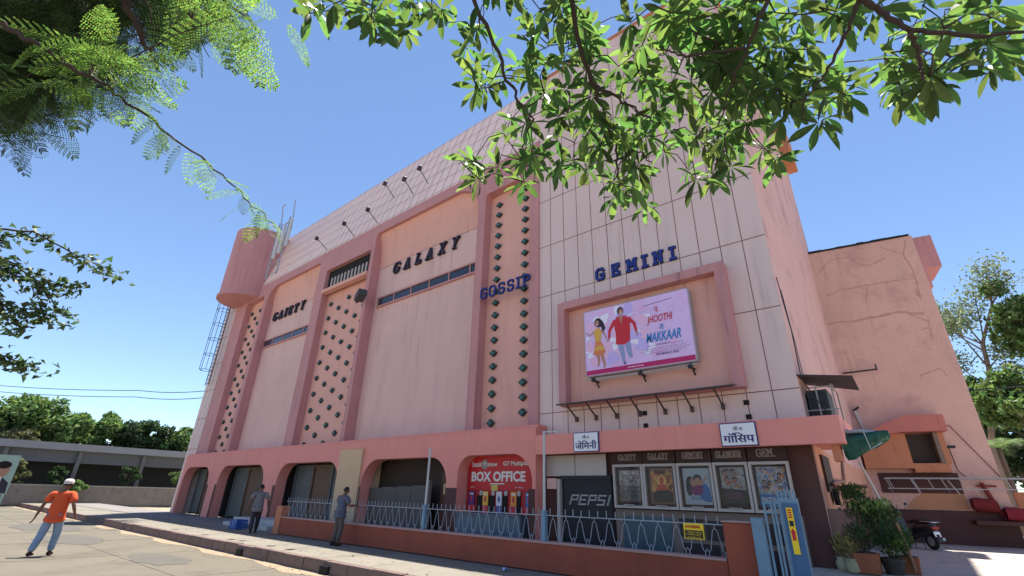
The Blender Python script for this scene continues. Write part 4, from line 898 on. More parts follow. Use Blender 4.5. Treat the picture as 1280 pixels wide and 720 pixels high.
T = thing('lamp_head', 'small black lamp beside the rear window frame', 'lamp', wp(2.62,0,3.4))
b = MB(); b.tube([wp(2.60,0,3.45), wp(2.60,.2,3.52)], .018, 6); b.build('arm', M_BLACK, T)
b = MB(); b.bar(wp(2.52,.24,3.46), wp(2.76,.24,3.47), .12, .09); b.build('housing', M_BLACK, T, bevel=.02)
# white trellis shelf
T = thing('trellis_shelf', 'long white welded bar shelf jutting from the rear wall', 'shelf', wp(2, .3, 2.2)); b = MB(); M_TW = mat('trellis_white', (.36,.33,.33), .55, .12, 5)
for (o_, z) in ((.10,2.42),(.75,2.42),(.75,2.08)): b.bar(wp(.45,o_,z), wp(4.6,o_,z), .03, .03)
b.bar(wp(.45,.42,2.42), wp(4.6,.42,2.42), .02, .02)
t = .45
while t < 4.6: b.bar(wp(t,.10,2.42), wp(t,.75,2.42), .018, .018); t += .26
for t in (.45,.52,1.2,1.62,1.98,2.45,3.6,4.3): b.bar(wp(t,.75,2.42), wp(t+.10,.75,2.08), .022, .022); 
for t in (.5,1.3,2.1,2.9,3.6): b.bar(wp(t,.75,2.1), wp(t+.14,.12,1.95), .02, .02)
b.bar(wp(1.15,.76,2.42), wp(1.32,.76,1.92), .03, .03); b.bar(wp(2.15,.76,2.35), wp(2.35,.76,1.92), .03, .03)
b.build('frame', M_TW, T)
for lb, t0, z0, m_ in (('dark red cloth bundle on the ledge at the rear wall foot', 2.68, 1.38, (.17,.018,.018)), ('crimson cloth bundle at the end of the rear wall ledge', 3.42, 1.12, (.24,.02,.03))):
    b = MB(); n_, m2 = 10, 12
    for i in range(n_):
        u = i/(n_-1); 
        for j in range(m2):
            a = 2*math.pi*j/m2; c_ = math.cos(a); s_ = math.sin(a); sq = 1/max(abs(c_), abs(s_))**.6; f = 1 + random.uniform(-.06,.06)
            b.v.append(wp(t0 + .62*u, .28 + .20*c_*sq*f, z0 + .25 - .05*u + .21*s_*sq*f*(1 if 0 < i < n_-1 else .8)))
    for i in range(n_-1):
        for j in range(m2): b.f.append((i*m2+j, i*m2+(j+1)%m2, (i+1)*m2+(j+1)%m2, (i+1)*m2+j)); b.m.append(0)
    b.f.append(tuple(range(m2))); b.f.append(tuple(range((n_-1)*m2, n_*m2))[::-1]); b.m += [0,0]
    o = b.build('cloth_bundle', mat('cloth_%d' % int(t0*100), m_, .8, .25, 6, bump=.3), smooth=True); tag(o, lb, 'cloth')
b = MB(); wbox(b, 2.6, 4.6, .0, .5, 1.02, 1.14); o = b.build('concrete_ledge', M_MAROON); tag(o, 'dark painted ledge along the rear wall carrying red bundles', 'ledge')
# floodlights on arms over the tiled band
M_LAMP = mat('lamp_grey', (.06,.06,.07), .5)
lamps = [(-16.4,.30,'nearest'),(-17.5,.26,'second'),(-19.6,.42,'third'),(-20.0,.06,'fourth'),(-22.2,.05,'fifth'),(-25.2,.07,'sixth')]
for x, t, nm in lamps:
    p = Vector(ms(x, t, 0)); T = thing('floodlight', 'small floodlight on a thin arm, %s from the tower along the tiled band' % nm, 'floodlight', p, 'floodlights over the tiled band')
    e = p + Vector((.35, -.9, .25)); b = MB(); b.tube([p, e], .022, 6); b.build('arm', M_LAMP, T)
    b = MB(); b.bar(e + Vector((-.1,0,-.02)), e + Vector((.16,-.1,.02)), .2, .14); b.build('housing', M_LAMP, T, bevel=.02)
T = thing('floodlight', 'large black floodlight at the right edge of the middle studded panel', 'floodlight', (-19.6, 11.9, 10.4), 'floodlights over the tiled band')
b = MB(); b.bar((-19.9, 11.75, 10.35), (-19.1, 11.45, 10.45), .45, .35); b.build('housing', M_LAMP, T, bevel=.06)
b = MB(); b.tube([(-19.7,11.95,10.4),(-19.6,11.7,10.4)], .05, 6); b.build('arm', M_LAMP, T)
# antenna mast and ladders
T = thing('antenna_mast', 'white panel antennas on a lattice mast at the roof edge', 'antenna', (-31.0, 11.95, 15.2)); M_AN = mat('antenna_white', (.55,.55,.56), .5)
for dx in (-.9, -.2, .7):
    b = MB(); b.box(-31.0+dx, -30.75+dx, 11.6, 11.75, 16.6+dx*.3, 18.8+dx*.3); b.build('panel', M_AN, T, bevel=.03)
b = MB()
for dx in (-.7, .1): b.tube([(-31.2+dx*2, 11.85, 15.0), (-31.2+dx*2, 11.85, 19.6)], .05, 7)
for k in range(9): b.bar((-32.6, 11.85, 15.2+k*.5), (-31.0, 11.85, 15.2+k*.5+(.5 if k%2 else 0)), .04, .04)
b.tube([(-30.2,11.8,18.2),(-30.0,11.5,20.4)], .04, 6); b.tube([(-31.8,11.8,18.2),(-31.9,11.5,20.6),(-31.5,11.5,20.7)], .04, 6); b.build('lattice', M_GREYM, T)
T = thing('wall_ladder', 'black caged service ladder on the far end wall', 'ladder', (-38, 11.9, 3)); b = MB()
for x in (-38.3, -37.7): b.tube([(x, 11.8, 8.2), (x, 11.8, 15.6)], .03, 6)
for k in range(24): b.bar((-38.3, 11.8, 8.3+k*.3), (-37.7, 11.8, 8.3+k*.3), .03, .03)
b.build('rails', M_BLACK, T); b = MB()
for k in range(6):
    z = 9.2 + k*1.15; b.tube([(-38.3,11.8,z),(-38.45,11.3,z),(-38.0,11.05,z),(-37.55,11.3,z),(-37.7,11.8,z)], .02, 5)
for (x, y) in ((-38.45,11.3),(-38.0,11.05),(-37.55,11.3)): b.tube([(x,y,9.2),(x,y,14.95)], .018, 5)
b.build('cage', M_BLACK, T)
# steps at the entrance and small things
b = MB(); b.box(-24.8, -20.6, 9.9, 11.4, 0, .17); b.box(-24.8, -20.6, 10.3, 11.4, .17, .34); o = b.build('entrance_steps', mat('pale_step', (.42,.42,.42), .7, .15)); tag(o, 'pale grey entrance steps beyond the low wall', 'steps')
T = thing('plastic_crate', 'blue plastic crate standing beside the entrance steps', 'crate', (-22.4, 9.55, 0)); b = MB()
for z in (0, .12, .24): b.box(-22.7, -22.1, 9.35, 9.37, z+.01, z+.10); b.box(-22.7, -22.1, 9.75, 9.77, z+.01, z+.10); b.box(-22.7, -22.68, 9.37, 9.75, z+.01, z+.10); b.box(-22.12, -22.1, 9.37, 9.75, z+.01, z+.10)
for (x, y) in ((-22.71,9.34),(-22.13,9.34),(-22.71,9.74),(-22.13,9.74)): b.box(x, x+.04, y, y+.04, 0, .36)
b.box(-22.68, -22.12, 9.37, 9.75, .005, .02); b.build('body', mat('crate_blue', (.03,.10,.35), .5), T)
b = MB()
b.lathe((-7.6, 9.12, .035), [(.030,-.03),(.034,.0),(.034,.08),(.028,.09)], 14); b.xform(Matrix.Translation((-7.6,9.12,.035)) @ Matrix.Rotation(R(82), 4, 'X') @ Matrix.Rotation(R(40), 4, 'Z') @ Matrix.Translation((7.6,-9.12,-.035)))
o = b.build('drink_can', mat('can_blue', (.25,.35,.6), .3, .6, 30, metal=.4)); tag(o, 'crushed blue and silver can at the foot of the low wall', 'can')
# ================================================================== scooter
SCO = thing('scooter', 'black scooter seen from behind, parked by the maroon wall', 'scooter', (0,0,0))
M_SB = mat('scooter_black', (.012,.012,.016), .25, .05, spec=.6); M_CH = mat('chrome', (.5,.5,.5), .2, .05, metal=1)
def wheel(x):   # local: forward +X
    b = MB(); prof = []
    ring = [(.17+.055*math.cos(a), .05*math.sin(a)) for a in [2*math.pi*i/10 for i in range(10)]]
    o = 0; n = 24
    for i in range(n):
        A = 2*math.pi*i/n
        for (r, y) in ring: b.v.append((x + r*math.cos(A), y, .225 + r*math.sin(A)))
    for i in range(n):
        for j in range(10): b.f.append((i*10+j, i*10+(j+1)%10, ((i+1)%n)*10+(j+1)%10, ((i+1)%n)*10+j)); b.m.append(0)
    w_ = b.build('wheel', M_RUBBER, SCO, world=False, smooth=True)
    b = MB(); b.lathe((0,0,0), [(.13,-.03),(.13,.03),(.03,.05),(.03,-.05)], 16); b.xform(Matrix.Translation((x,0,.225)) @ Matrix.Rotation(R(90),4,'X')); b.build('rim', M_GREYM, w_, world=False)
wheel(-.62); wheel(.62)
b = MB(); n_ = 14
def hull(secs, name, m, par=SCO):     # secs: (x, z centre, half width, half height)
    b = MB(); K = 12
    for (x, z, hw, hh) in secs:
        for j in range(K):
            a = 2*math.pi*j/K; c_, s_ = math.cos(a), math.sin(a); b.v.append((x, hw*abs(c_)**.7*(1 if c_>0 else -1), z + hh*abs(s_)**.7*(1 if s_>0 else -1)))
    for i in range(len(secs)-1):
        for j in range(K): b.f.append((i*K+j, (i+1)*K+j, (i+1)*K+(j+1)%K, i*K+(j+1)%K)); b.m.append(0)
    b.f.append(tuple(range(K))[::1]); b.f.append(tuple((len(secs)-1)*K+j for j in range(K))[::-1]); b.m += [0,0]
    return b.build(name, m, par, world=False, smooth=True)
hull([(-.86,.60,.05,.04),(-.80,.58,.13,.13),(-.55,.52,.19,.20),(-.25,.46,.19,.20),(-.05,.38,.15,.14)], 'body', M_SB)
hull([(-.78,.745,.10,.03),(-.6,.755,.15,.05),(-.2,.73,.16,.055),(.02,.71,.10,.04)], 'seat', M_RUBBER)
hull([(-.08,.28,.16,.05),(.3,.27,.16,.05),(.40,.36,.17,.10)], 'footboard', M_SB)
b = MB(); b.add([(.36,-.20,.30),(.36,.20,.30),(.46,.17,.85),(.46,-.17,.85),(.42,-.20,.30),(.42,.20,.30),(.54,.12,.85),(.54,-.12,.85)], [(0,1,2,3),(7,6,5,4),(0,3,7,4),(1,5,6,2),(3,2,6,7),(0,4,5,1)]); b.build('leg_shield', M_SB, SCO, world=False, bevel=.03)
hull([(.34,.30,.08,.03),(.5,.44,.09,.03),(.7,.47,.09,.03),(.86,.33,.07,.03)], 'front_fender', M_SB)
b = MB(); b.tube([(.62,0,.225),(.50,0,.86),(.46,0,.98)], .03, 8); b.tube([(.38,-.34,1.0),(.46,-.14,.98),(.46,.14,.98),(.38,.34,1.0)], .018, 8); hb = b.build('handlebar', M_BLACK, SCO, world=False)
hull([(.36,.97,.08,.06),(.46,.98,.11,.08),(.58,.95,.07,.05)], 'headlight_cowl', M_SB)
for s in (-1, 1):
    b = MB(); b.tube([(.42,.26*s,1.0),(.44,.32*s,1.16)], .008, 5); b.ell((.44,.35*s,1.21), .015, .06, .045, 10, 6); b.build('mirror', M_CH if s > 0 else M_BLACK, SCO, world=False)
b = MB(); b.box(-.885,-.84,-.10,.10,.55,.62); b.build('tail_light', mat('lens_red', (.35,.01,.01), .2), SCO, world=False, bevel=.01)
b = MB(); b.add([(-.90,-.09,.36),(-.90,.09,.36),(-.87,.09,.49),(-.87,-.09,.49)], [(0,1,2,3)]); b.add([(-.895,-.09,.36),(-.895,.09,.36),(-.865,.09,.49),(-.865,-.09,.49)], [(3,2,1,0)]); b.build('number_plate', M_WHITE, SCO, world=False)
hull([(-.90,.38,.05,.02),(-.84,.46,.07,.03),(-.7,.47,.07,.03)], 'mudguard', M_BLACK)
b = MB(); b.tube([(-.95,-.0,.73),(-.9,-.14,.74),(-.6,-.18,.74)], .014, 6); b.tube([(-.95,0,.73),(-.9,.14,.74),(-.6,.18,.74)], .014, 6); b.build('grab_rail', M_CH, SCO, world=False)
b = MB(); b.tube([(-.1,-.17,.22),(-.5,-.18,.22),(-.85,-.18,.30)], .045, 8); b.build('exhaust', M_GREYM, SCO, world=False)
b = MB(); b.tube([(-.1,.1,.25),(-.15,.16,.0)], .012, 5); b.tube([(-.1,-.1,.25),(-.15,-.16,.0)], .012, 5); b.build('stand', M_BLACK, SCO, world=False)
SCO.location = (-.72, 20.2, .37); SCO.rotation_euler = (0, R(0), R(130)); SCO.scale = (1, 1, 1)

# ================================================================== people
def skin_mesh(nodes, edges, sub=2):
    me = bpy.data.meshes.new('sk'); me.from_pydata([n[0] for n in nodes], edges, []); ob = bpy.data.objects.new('sk', me); COL.objects.link(ob)
    sk = ob.modifiers.new('s', 'SKIN'); sk.use_smooth_shade = True; sk.branch_smoothing = .6
    for i, n in enumerate(nodes):
        r = n[1]; me.skin_vertices[0].data[i].radius = r if isinstance(r, tuple) else (r, r)
    me.skin_vertices[0].data[0].use_root = True
    ss = ob.modifiers.new('u', 'SUBSURF'); ss.levels = sub; ss.render_levels = sub
    dg = bpy.context.evaluated_depsgraph_get(); dg.update(); ev = ob.evaluated_get(dg); m2 = bpy.data.meshes.new_from_object(ev)
    vs = [tuple(v.co) for v in m2.vertices]; fs = [tuple(p.vertices) for p in m2.polygons]
    bpy.data.objects.remove(ob); bpy.data.meshes.remove(me); bpy.data.meshes.remove(m2); return vs, fs
M_SKIN = mat('skin_brown', (.17,.085,.055), .55, .08, 6); M_HAIR = mat('hair_black', (.012,.010,.010), .6, .2, 30)
def person(label, loc, face_deg, h, pose, shirt, trouser, cap=None, long_sleeve=False, group=None):
    """local: facing +Y, right side +X. pose gives joint positions at height 1.72"""
    T = thing('person', label, 'person', (0,0,0), group)
    J = dict(pelvis=(0,0,.93), waist=(0,.0,1.08), chest=(0,.01,1.30), neck=(0,-.01,1.47), head=(0,.02,1.60),
             rs=(.19,0,1.42), re=(.25,-.03,1.14), rh=(.26,.06,.90), ls=(-.19,0,1.42), le=(-.25,-.03,1.14), lh=(-.26,.06,.90),
             rhip=(.10,0,.90), rk=(.11,.03,.50), ra=(.11,-.02,.09), lhip=(-.10,0,.90), lk=(-.11,.03,.50), la=(-.11,-.02,.09)); J.update(pose)
    V = {k: Vector(v) for k, v in J.items()}
    def chain(fr, to, r0, r1, n): return [(tuple(V[fr].lerp(V[to], (i+1)/n)), r0 + (r1-r0)*(i+1)/n) for i in range(n)]
    nodes = [(tuple(V['pelvis']), (.15,.11))]; edges = []
    def addn(p, r, par): nodes.append((tuple(p), r)); edges.append((par, len(nodes)-1)); return len(nodes)-1
    wi = addn(V['waist'], (.13,.10), 0); ci = addn(V['chest'], (.16,.11), wi); tp = addn(V['chest'].lerp(V['neck'], .6), (.12,.08), ci); ne = addn(V['neck']+Vector((0,0,.02)), .055, tp)
    hd = addn(V['head']+Vector((0,-.01,-.05)), (.065,.07), ne); hd2 = addn(V['head']+Vector((0,0,.03)), (.078,.092), hd); addn(V['head']+Vector((0,-.01,.10)), (.055,.065), hd2)
    hands = {}
    for s in 'rl':
        sh = addn(V[s+'s'], .058, tp); m1 = addn(V[s+'s'].lerp(V[s+'e'], .5), .048, sh); el = addn(V[s+'e'], .040, m1); m2 = addn(V[s+'e'].lerp(V[s+'h'], .4), .040, el); wr = addn(V[s+'h'], .026, m2)
        d = (V[s+'h'] - V[s+'e']).normalized(); pa = addn(V[s+'h'] + d*.05, (.035,.02), wr); side = Vector((0,1,0)); side = (side - d*side.dot(d)).normalized(); nrm = d.cross(side)
        base = V[s+'h'] + d*.085; sg = 1 if s == 'r' else -1
        pe = addn(base, (.036,.018), pa)
        for k, l in enumerate((.062,.072,.068,.052)):
            o_ = side*(.028 - .019*k); f1 = addn(base + o_ + d*.02, .0095, pe); f2 = addn(base + o_ + d*(.02+l*.55) + nrm*.010*sg, .0088, f1); addn(base + o_ + d*(.02+l) + nrm*.03*sg, .0078, f2)
        t1 = addn(V[s+'h'] + d*.04 + side*.040, .011, pa); addn(V[s+'h'] + d*.08 + side*.060 + nrm*.01*sg, .0095, t1)
        hp = addn(V[s+'hip'], .092, 0); th = addn(V[s+'hip'].lerp(V[s+'k'], .45), .078, hp); kn = addn(V[s+'k'], .055, th); cf = addn(V[s+'k'].lerp(V[s+'a'], .35), .056, kn); an = addn(V[s+'a'], .036, cf)
        addn(V[s+'a'] + Vector((0,.08,-.045)), (.036,.028), an)
    vs, fs = skin_mesh(nodes, edges); b = MB(); b.add(vs, fs); hc = V['head']
    body = b.build('body', M_SKIN, T, world=False, smooth=True)
    MB().ell(hc + Vector((0,.105,-.01)), .013, .02, .024, 8, 6).build('nose', M_SKIN, body, world=False, smooth=True)
    for s in (-1, 1):
        MB().ell(hc + Vector((.082*s,-.005,-.0)), .012, .02, .032, 8, 6).build('ear', M_SKIN, body, world=False, smooth=True)
        MB().ell(hc + Vector((.032*s,.083,.018)), .014, .008, .007, 8, 6).build('eye', M_HAIR, body, world=False, smooth=True)
    b = MB(); b.ell(hc + Vector((0,.086,-.052)), .024, .008, .007, 8, 6); b.build('mouth', mat('lip', (.15,.05,.04), .5), body, world=False, smooth=True)
    # hair shell and optional cap
    b = MB(); K = 16
    for i in range(7):
        t = i/6; a = R(90)*(1-t) - R(18)*t
        for j in range(K):
            A = 2*math.pi*j/K; fw = math.sin(A); low = a if fw < .35 else max(a, R(30)); b.v.append(tuple(hc + Vector((.090*math.cos(low)*math.cos(A), -.004 + .103*math.cos(low)*math.sin(A), .03 + .112*math.sin(low)))))
    for i in range(6):
        for j in range(K): b.f.append((i*K+j, (i+1)*K+j, (i+1)*K+(j+1)%K, i*K+(j+1)%K)); b.m.append(0)
    b.build('hair', M_HAIR, T, world=False, smooth=True)
    if cap:
        b = MB(); b.v = []; n_ = 18
        prof = [(.100,.035),(.103,.075),(.092,.125),(.06,.150),(.0,.157)]
        for r_, z in prof:
            for j in range(n_): A = 2*math.pi*j/n_; b.v.append(tuple(hc + Vector((r_*math.cos(A), -.003 + r_*1.1*math.sin(A), z))))
        for i in range(4):
            for j in range(n_): b.f.append((i*n_+j, i*n_+(j+1)%n_, (i+1)*n_+(j+1)%n_, (i+1)*n_+j)); b.m.append(0)
        b.build('cap', cap, T, world=False, smooth=True)
    # shirt
    hem = V['pelvis'] + Vector((0,0,-.07)); nodes = [(tuple(V['waist']), (.195,.150))]; edges = []
    hm = addn(hem, (.228,.21), 0); addn(hem + Vector((0,0,-.11)), (.236,.225), hm); ci = addn(V['chest'], (.212,.150), 0); tp = addn(V['chest'].lerp(V['neck'], .6), (.165,.11), ci); addn(V['neck']+Vector((0,0,-.015)), (.072,.066), tp)
    for s in 'rl':
        sh = addn(V[s+'s'], .092, tp); end = addn(V[s+'s'].lerp(V[s+'e'], .80), .088, sh)
        if long_sleeve: e2 = addn(V[s+'e'], .055, end); addn(V[s+'e'].lerp(V[s+'h'], .9), .036, e2)
    vs, fs = skin_mesh(nodes, edges); b = MB(); b.add(vs, fs); b.build('shirt', shirt, T, world=False, smooth=True)
    nodes = [(tuple(V['pelvis'] + Vector((0,0,.02))), (.135,.105))]; edges = []
    for s in 'rl':
        hp = addn(V[s+'hip'], .074, 0); th = addn(V[s+'hip'].lerp(V[s+'k'], .45), .104, hp); kn = addn(V[s+'k'], .092, th); cf = addn(V[s+'k'].lerp(V[s+'a'], .4), .086, kn); addn(V[s+'a'] + Vector((0,-.005,-.01)), .074, cf)
    vs, fs = skin_mesh(nodes, edges); b = MB(); b.add(vs, fs); b.build('trousers', trouser, T, world=False, smooth=True)
    for s in 'rl':
        a = V[s+'a']; b = MB(); b.v = []; secs = [(-.085,.03,.035,-.045),(-.05,.045,.05,-.04),(.02,.047,.05,-.04),(.10,.048,.032,-.055),(.165,.035,.022,-.065)]; K = 10
        for (dy, hw, hh, dz) in secs:
            for j in range(K): A = 2*math.pi*j/K; b.v.append(tuple(a + Vector((hw*math.cos(A), dy, max(dz + hh*math.sin(A), -.09)))))
        for i in range(4):
            for j in range(K): b.f.append((i*K+j, (i+1)*K+j, (i+1)*K+(j+1)%K, i*K+(j+1)%K)); b.m.append(0)
        b.f.append(tuple(range(K))[::-1]); b.f.append(tuple(4*K+j for j in range(K))); b.m += [0,0]
        b.build('shoe', mat('shoe_dark', (.05,.025,.02), .6), T, world=False, smooth=True)
    T.location = loc; T.rotation_euler = (0,0,R(face_deg)); T.scale = (h/1.72,)*3
    return T
def cloth(name, c, v=.15): return mat(name, c, .85, v, 5, 30, bump=1.0, bscale=14)
walk = dict(pelvis=(0,0,.90), rhip=(.09,0,.87), lhip=(-.09,0,.87), rk=(.10,.17,.50), ra=(.10,.14,.10), lk=(-.12,-.05,.49), la=(-.14,-.26,.12), rs=(.20,.0,1.40), re=(.31,-.08,1.14), rh=(.36,.06,.92), ls=(-.20,0,1.40), le=(-.32,.0,1.14), lh=(-.38,-.02,.88),
            chest=(0,.02,1.28), neck=(0,.03,1.46), head=(.0,.07,1.59))
person('man in orange t-shirt and faded jeans with white cap, walking away', (-18.85,3.12,-.28), 62, 1.90, walk, cloth('orange_cotton', (.62,.09,.03)), cloth('faded_denim', (.22,.30,.42), .3), cap=mat('cap_white', (.6,.55,.55), .8))
lean = dict(rs=(.19,.03,1.40), re=(.34,.08,1.14), rh=(.30,.32,1.16), ls=(-.19,.03,1.40), le=(-.33,.08,1.15), lh=(-.33,.32,1.16), chest=(0,.03,1.29), neck=(0,.05,1.46), head=(0,.11,1.57), rhip=(.09,0,.9), ra=(.10,-.02,.09), la=(-.12,-.03,.09))
person('man in slate blue shirt and grey trousers holding the railing', (-14.35,9.10,0), 0, 1.66, lean, cloth('slate_cotton', (.085,.095,.14)), cloth('taupe_cotton', (.095,.080,.078)), long_sleeve=False)
walk2 = dict(walk); walk2.update(rk=(.10,.14,.50), ra=(.10,.20,.09), lk=(-.10,.02,.49), la=(-.10,-.20,.10))
person('person in dark trousers and grey shirt walking past the end pier', (-20.1,9.15,0), 70, 1.68, walk2, cloth('grey_cotton', (.16,.16,.18)), cloth('charcoal_cotton', (.035,.032,.04)))

# ================================================================== potted plants and sacks
M_TERRA = mat('terracotta', (.30,.10,.05), .85, .2, 4, bump=.3); M_SOIL = mat('soil', (.05,.035,.025), .95)
L_POT = leafmat('pot_leaf', (.035,.075,.02), (.10,.22,.03), .3); L_YEL = leafmat('pot_leaf_bright', (.12,.20,.03), (.25,.42,.05), .35)
def leaf_t(L, Wd, n=3, bend=.15, fold=.25):
    vs = []; fs = []; K = n
    for i in range(K + 1):
        t = i / K; w_ = Wd * (math.sin(math.pi * (t*.86 + .07)) ** .9) * (.55 + .75*t if t < .65 else 1.04); z = -bend * L * t * t
        if i == 0: w_ = Wd*.12
        if i == K: w_ = Wd*.03
        vs += [Vector((-w_/2, L*t, z + fold*w_*.5)), Vector((0, L*t, z)), Vector((w_/2, L*t, z + fold*w_*.5))]
    for i in range(K):
        a = i*3; fs += [(a, a+1, a+4, a+3), (a+1, a+2, a+5, a+4)]
    return vs, fs
def frame(p, d, roll=0, s=1):
    q = Vector(d).normalized().to_track_quat('Y', 'Z').to_matrix().to_4x4(); return Matrix.Translation(p) @ q @ Matrix.Rotation(roll, 4, 'Y') @ Matrix.Scale(s, 4)
def rdir(up=0):
    while True:
        v = Vector((random.uniform(-1,1), random.uniform(-1,1), random.uniform(-1,1)))
        if .05 < v.length < 1: v.normalize(); v.z += up; return v.normalized()
def shrub(T, base, blobs, n, L, Wd, m, name='foliage', up=.3):
    b = MB(); tv, tf = leaf_t(L, Wd, 3)
    for _ in range(n):
        c, r = random.choice(blobs); d = rdir(); p = Vector(c) + Vector((d.x*r[0], d.y*r[1], d.z*r[2])) * random.random()**.45
        dd = (p - Vector(base)).normalized() + rdir()*.8; b.add([frame(p, dd + Vector((0,0,up)), random.uniform(-1,1), random.uniform(.6,1.25)) @ v for v in tv], tf)
    return b.build(name, m, T)
def pot(label, x, y, r, h, square, mpot, blobs, n, L, Wd, m, z0=.36, extra=None):
    T = thing('potted_plant', label, 'potted plant', (x,y,z0), 'potted plants beside the tower')
    b = MB()
    if square: b.add([(x-r*.85,y-r*.85,z0),(x+r*.85,y-r*.85,z0),(x+r*.85,y+r*.85,z0),(x-r*.85,y+r*.85,z0),(x-r,y-r,z0+h),(x+r,y-r,z0+h),(x+r,y+r,z0+h),(x-r,y+r,z0+h)], [(0,3,2,1),(0,1,5,4),(1,2,6,5),(2,3,7,6),(3,0,4,7),(4,5,6,7)])
    else: b.lathe((x,y,z0), [(r*.72,0),(r*.95,h*.86),(r*1.05,h*.86),(r*1.05,h)], 20)
    b.build('pot', mpot, T, bevel=.008 if square else 0)
    b = MB(); b.lathe((x,y,z0+h), [(r*.9,0.001),(r*.8,.015)], 14); b.build('soil', M_SOIL, T)
    b = MB()
    for k in range(5):
        c, rr = blobs[k % len(blobs)]; b.tube([(x+random.uniform(-.05,.05), y+random.uniform(-.05,.05), z0+h), ((x+c[0])/2+random.uniform(-.08,.08), (y+c[1])/2, (z0+h+c[2])/2), c], .012, 5, r1=.005)
    b.build('stem', M_TWIG, T); shrub(T, (x,y,z0+h), blobs, n, L, Wd, m)
    if extra: shrub(T, (x,y,z0+h), extra[0], extra[1], L*1.2, Wd*1.3, L_YEL, 'bright_foliage')
    return T
random.seed(21)
pot('tall dark shrub in a square terracotta pot, nearest the tower side', -1.22, 12.0, .20, .33, True, M_TERRA, [((-1.25,12.05,.95),(.28,.28,.26)), ((-1.2,12.2,1.45),(.30,.3,.30)), ((-1.25,12.3,1.72),(.26,.3,.16))], 1500, .085, .03, L_POT, extra=([((-1.1,12.0,1.45),(.25,.2,.12))], 60))
pot('spreading shrub in a dark round pot, middle of the group', -.86, 12.15, .19, .26, False, mat('dark_pot', (.04,.035,.03), .7), [((-.82,12.2,.85),(.26,.24,.25)), ((-.95,12.25,1.3),(.24,.24,.3))], 1150, .09, .032, L_POT, extra=([((-.78,12.1,1.5),(.16,.15,.10)), ((-.75,12.1,.8),(.2,.15,.15))], 70))
pot('leafy shrub in a square terracotta pot, outer end of the group', -.66, 12.55, .19, .28, True, M_TERRA, [((-.68,12.5,.95),(.22,.22,.25)), ((-.8,12.5,1.35),(.25,.22,.25))], 800, .085, .03, L_POT)
o = MB().tube([(-.56,12.3,.42),(-.60,12.35,.85),(-.66,12.35,1.22)], .028, 7).build('wooden_stake', mat('stake_wood', (.22,.12,.07), .8, .3, 6)); tag(o, 'brown wooden stake leaning behind the potted shrubs', 'stake')
L_CRO = leafmat('croton_leaf', (.26,.22,.07), (.30,.28,.06), .25)
for lb, x, y in (('yellow leaved plant in a pale sack by the tower, left one', -1.62, 12.02), ('yellow leaved plant in a pale sack beside the terracotta pot', -1.46, 11.9)):
    T = thing('sack_planter', lb, 'plant sack', (x,y,.36), 'plant sacks by the tower'); b = MB(); K = 14
    for i, (r_, z) in enumerate(((.10,0),(.13,.05),(.12,.14),(.10,.20),(.12,.23))):
        for j in range(K): A = 2*math.pi*j/K; f = 1 + random.uniform(-.1,.1); b.v.append((x + r_*f*math.cos(A), y + r_*f*math.sin(A), .355 + z))
    for i in range(4):
        for j in range(K): b.f.append((i*K+j, i*K+(j+1)%K, (i+1)*K+(j+1)%K, (i+1)*K+j)); b.m.append(0)
    b.f.append(tuple(4*K+j for j in range(K))); b.m.append(0)
    b.build('sack', mat('sack_cloth', (.35,.32,.2), .9, .3, 6, bump=.4), T, smooth=True); shrub(T, (x,y,.55), [((x,y,.72),(.11,.11,.16))], 130, .16, .055, L_CRO, up=.8)

# ================================================================== foreground tree with whorled leaves
L_FG = leafmat('glossy_leaf', (.035,.070,.025), (.17,.33,.045), .44, .5)
def whorl(b, p, d, n, L, Wd, tv, tf):
    d = Vector(d).normalized(); u = d.orthogonal().normalized(); v = d.cross(u); a0 = random.random()*6.28
    for k in range(n):
        a = a0 + 2*math.pi*k/n + random.uniform(-.18,.18); o_ = (u*math.cos(a) + v*math.sin(a)); dd = o_*random.uniform(.8,1.1) + d*random.uniform(.0,.45) + Vector((0,0,-.35))
        s = random.uniform(.75,1.15); M = frame(p + o_*.012, dd, random.uniform(-.7,.7), s); b.add([M @ x for x in tv], tf)
FT = thing('broadleaf_tree', 'broad leaved tree overhead with whorled glossy leaves hanging against the facade', 'tree', (2.6, -1.9, -.28))
nodes = []      # (pos, radius)
b = MB()
trunk_top = Vector((1.9, -.9, 4.4))
b.tube([(2.6,-1.9,-.3),(2.5,-1.75,1.2),(2.25,-1.4,2.8),trunk_top], .24, 12, r1=.15)
b.build('trunk', M_BARK, FT, smooth=True)
b = MB()
def limb(pts, r0, r1, K=8):
    P = []
    for i in range(len(pts)-1):
        for k in range(K): t = k/K; P.append(Vector(pts[i]).lerp(Vector(pts[i+1]), t) + Vector((random.uniform(-.012,.012),)*3))
    P.append(Vector(pts[-1])); b.tube(P, r0, 7, r1=r1)
    for i, p in enumerate(P): nodes.append(p)
D = 3.6
limb([trunk_top, (.7,.2,5.3), at(690,-200,3.8), at(708,-20,D), at(740,105,D), at(770,180,D), at(775,240,D+.1)], .032, .005)
limb([at(740,105,D), at(792,135,D), at(830,158,D)], .012, .004); limb([at(770,200,D), at(800,190,D), at(815,205,D)], .008, .004)
limb([(.7,.2,5.3), at(560,-160,3.8), at(600,20,3.5), at(640,110,3.5), at(665,150,3.5), at(650,200,3.6)], .020, .004)
limb([(1.3,-.2,4.9), at(1000,-220,3.6), at(960,0,3.2), at(920,90,3.2), at(900,150,3.3)], .020, .004); limb([at(930,60,3.2), at(860,70,3.1), at(820,60,3.1)], .010, .004)
limb([(1.7,-.4,4.7), at(1150,-200,3.3), at(1075,-5,3.0), at(1095,12,3.0), at(1140,38,3.0), at(1230,45,3.0), at(1290,40,3.0)], .022, .006)
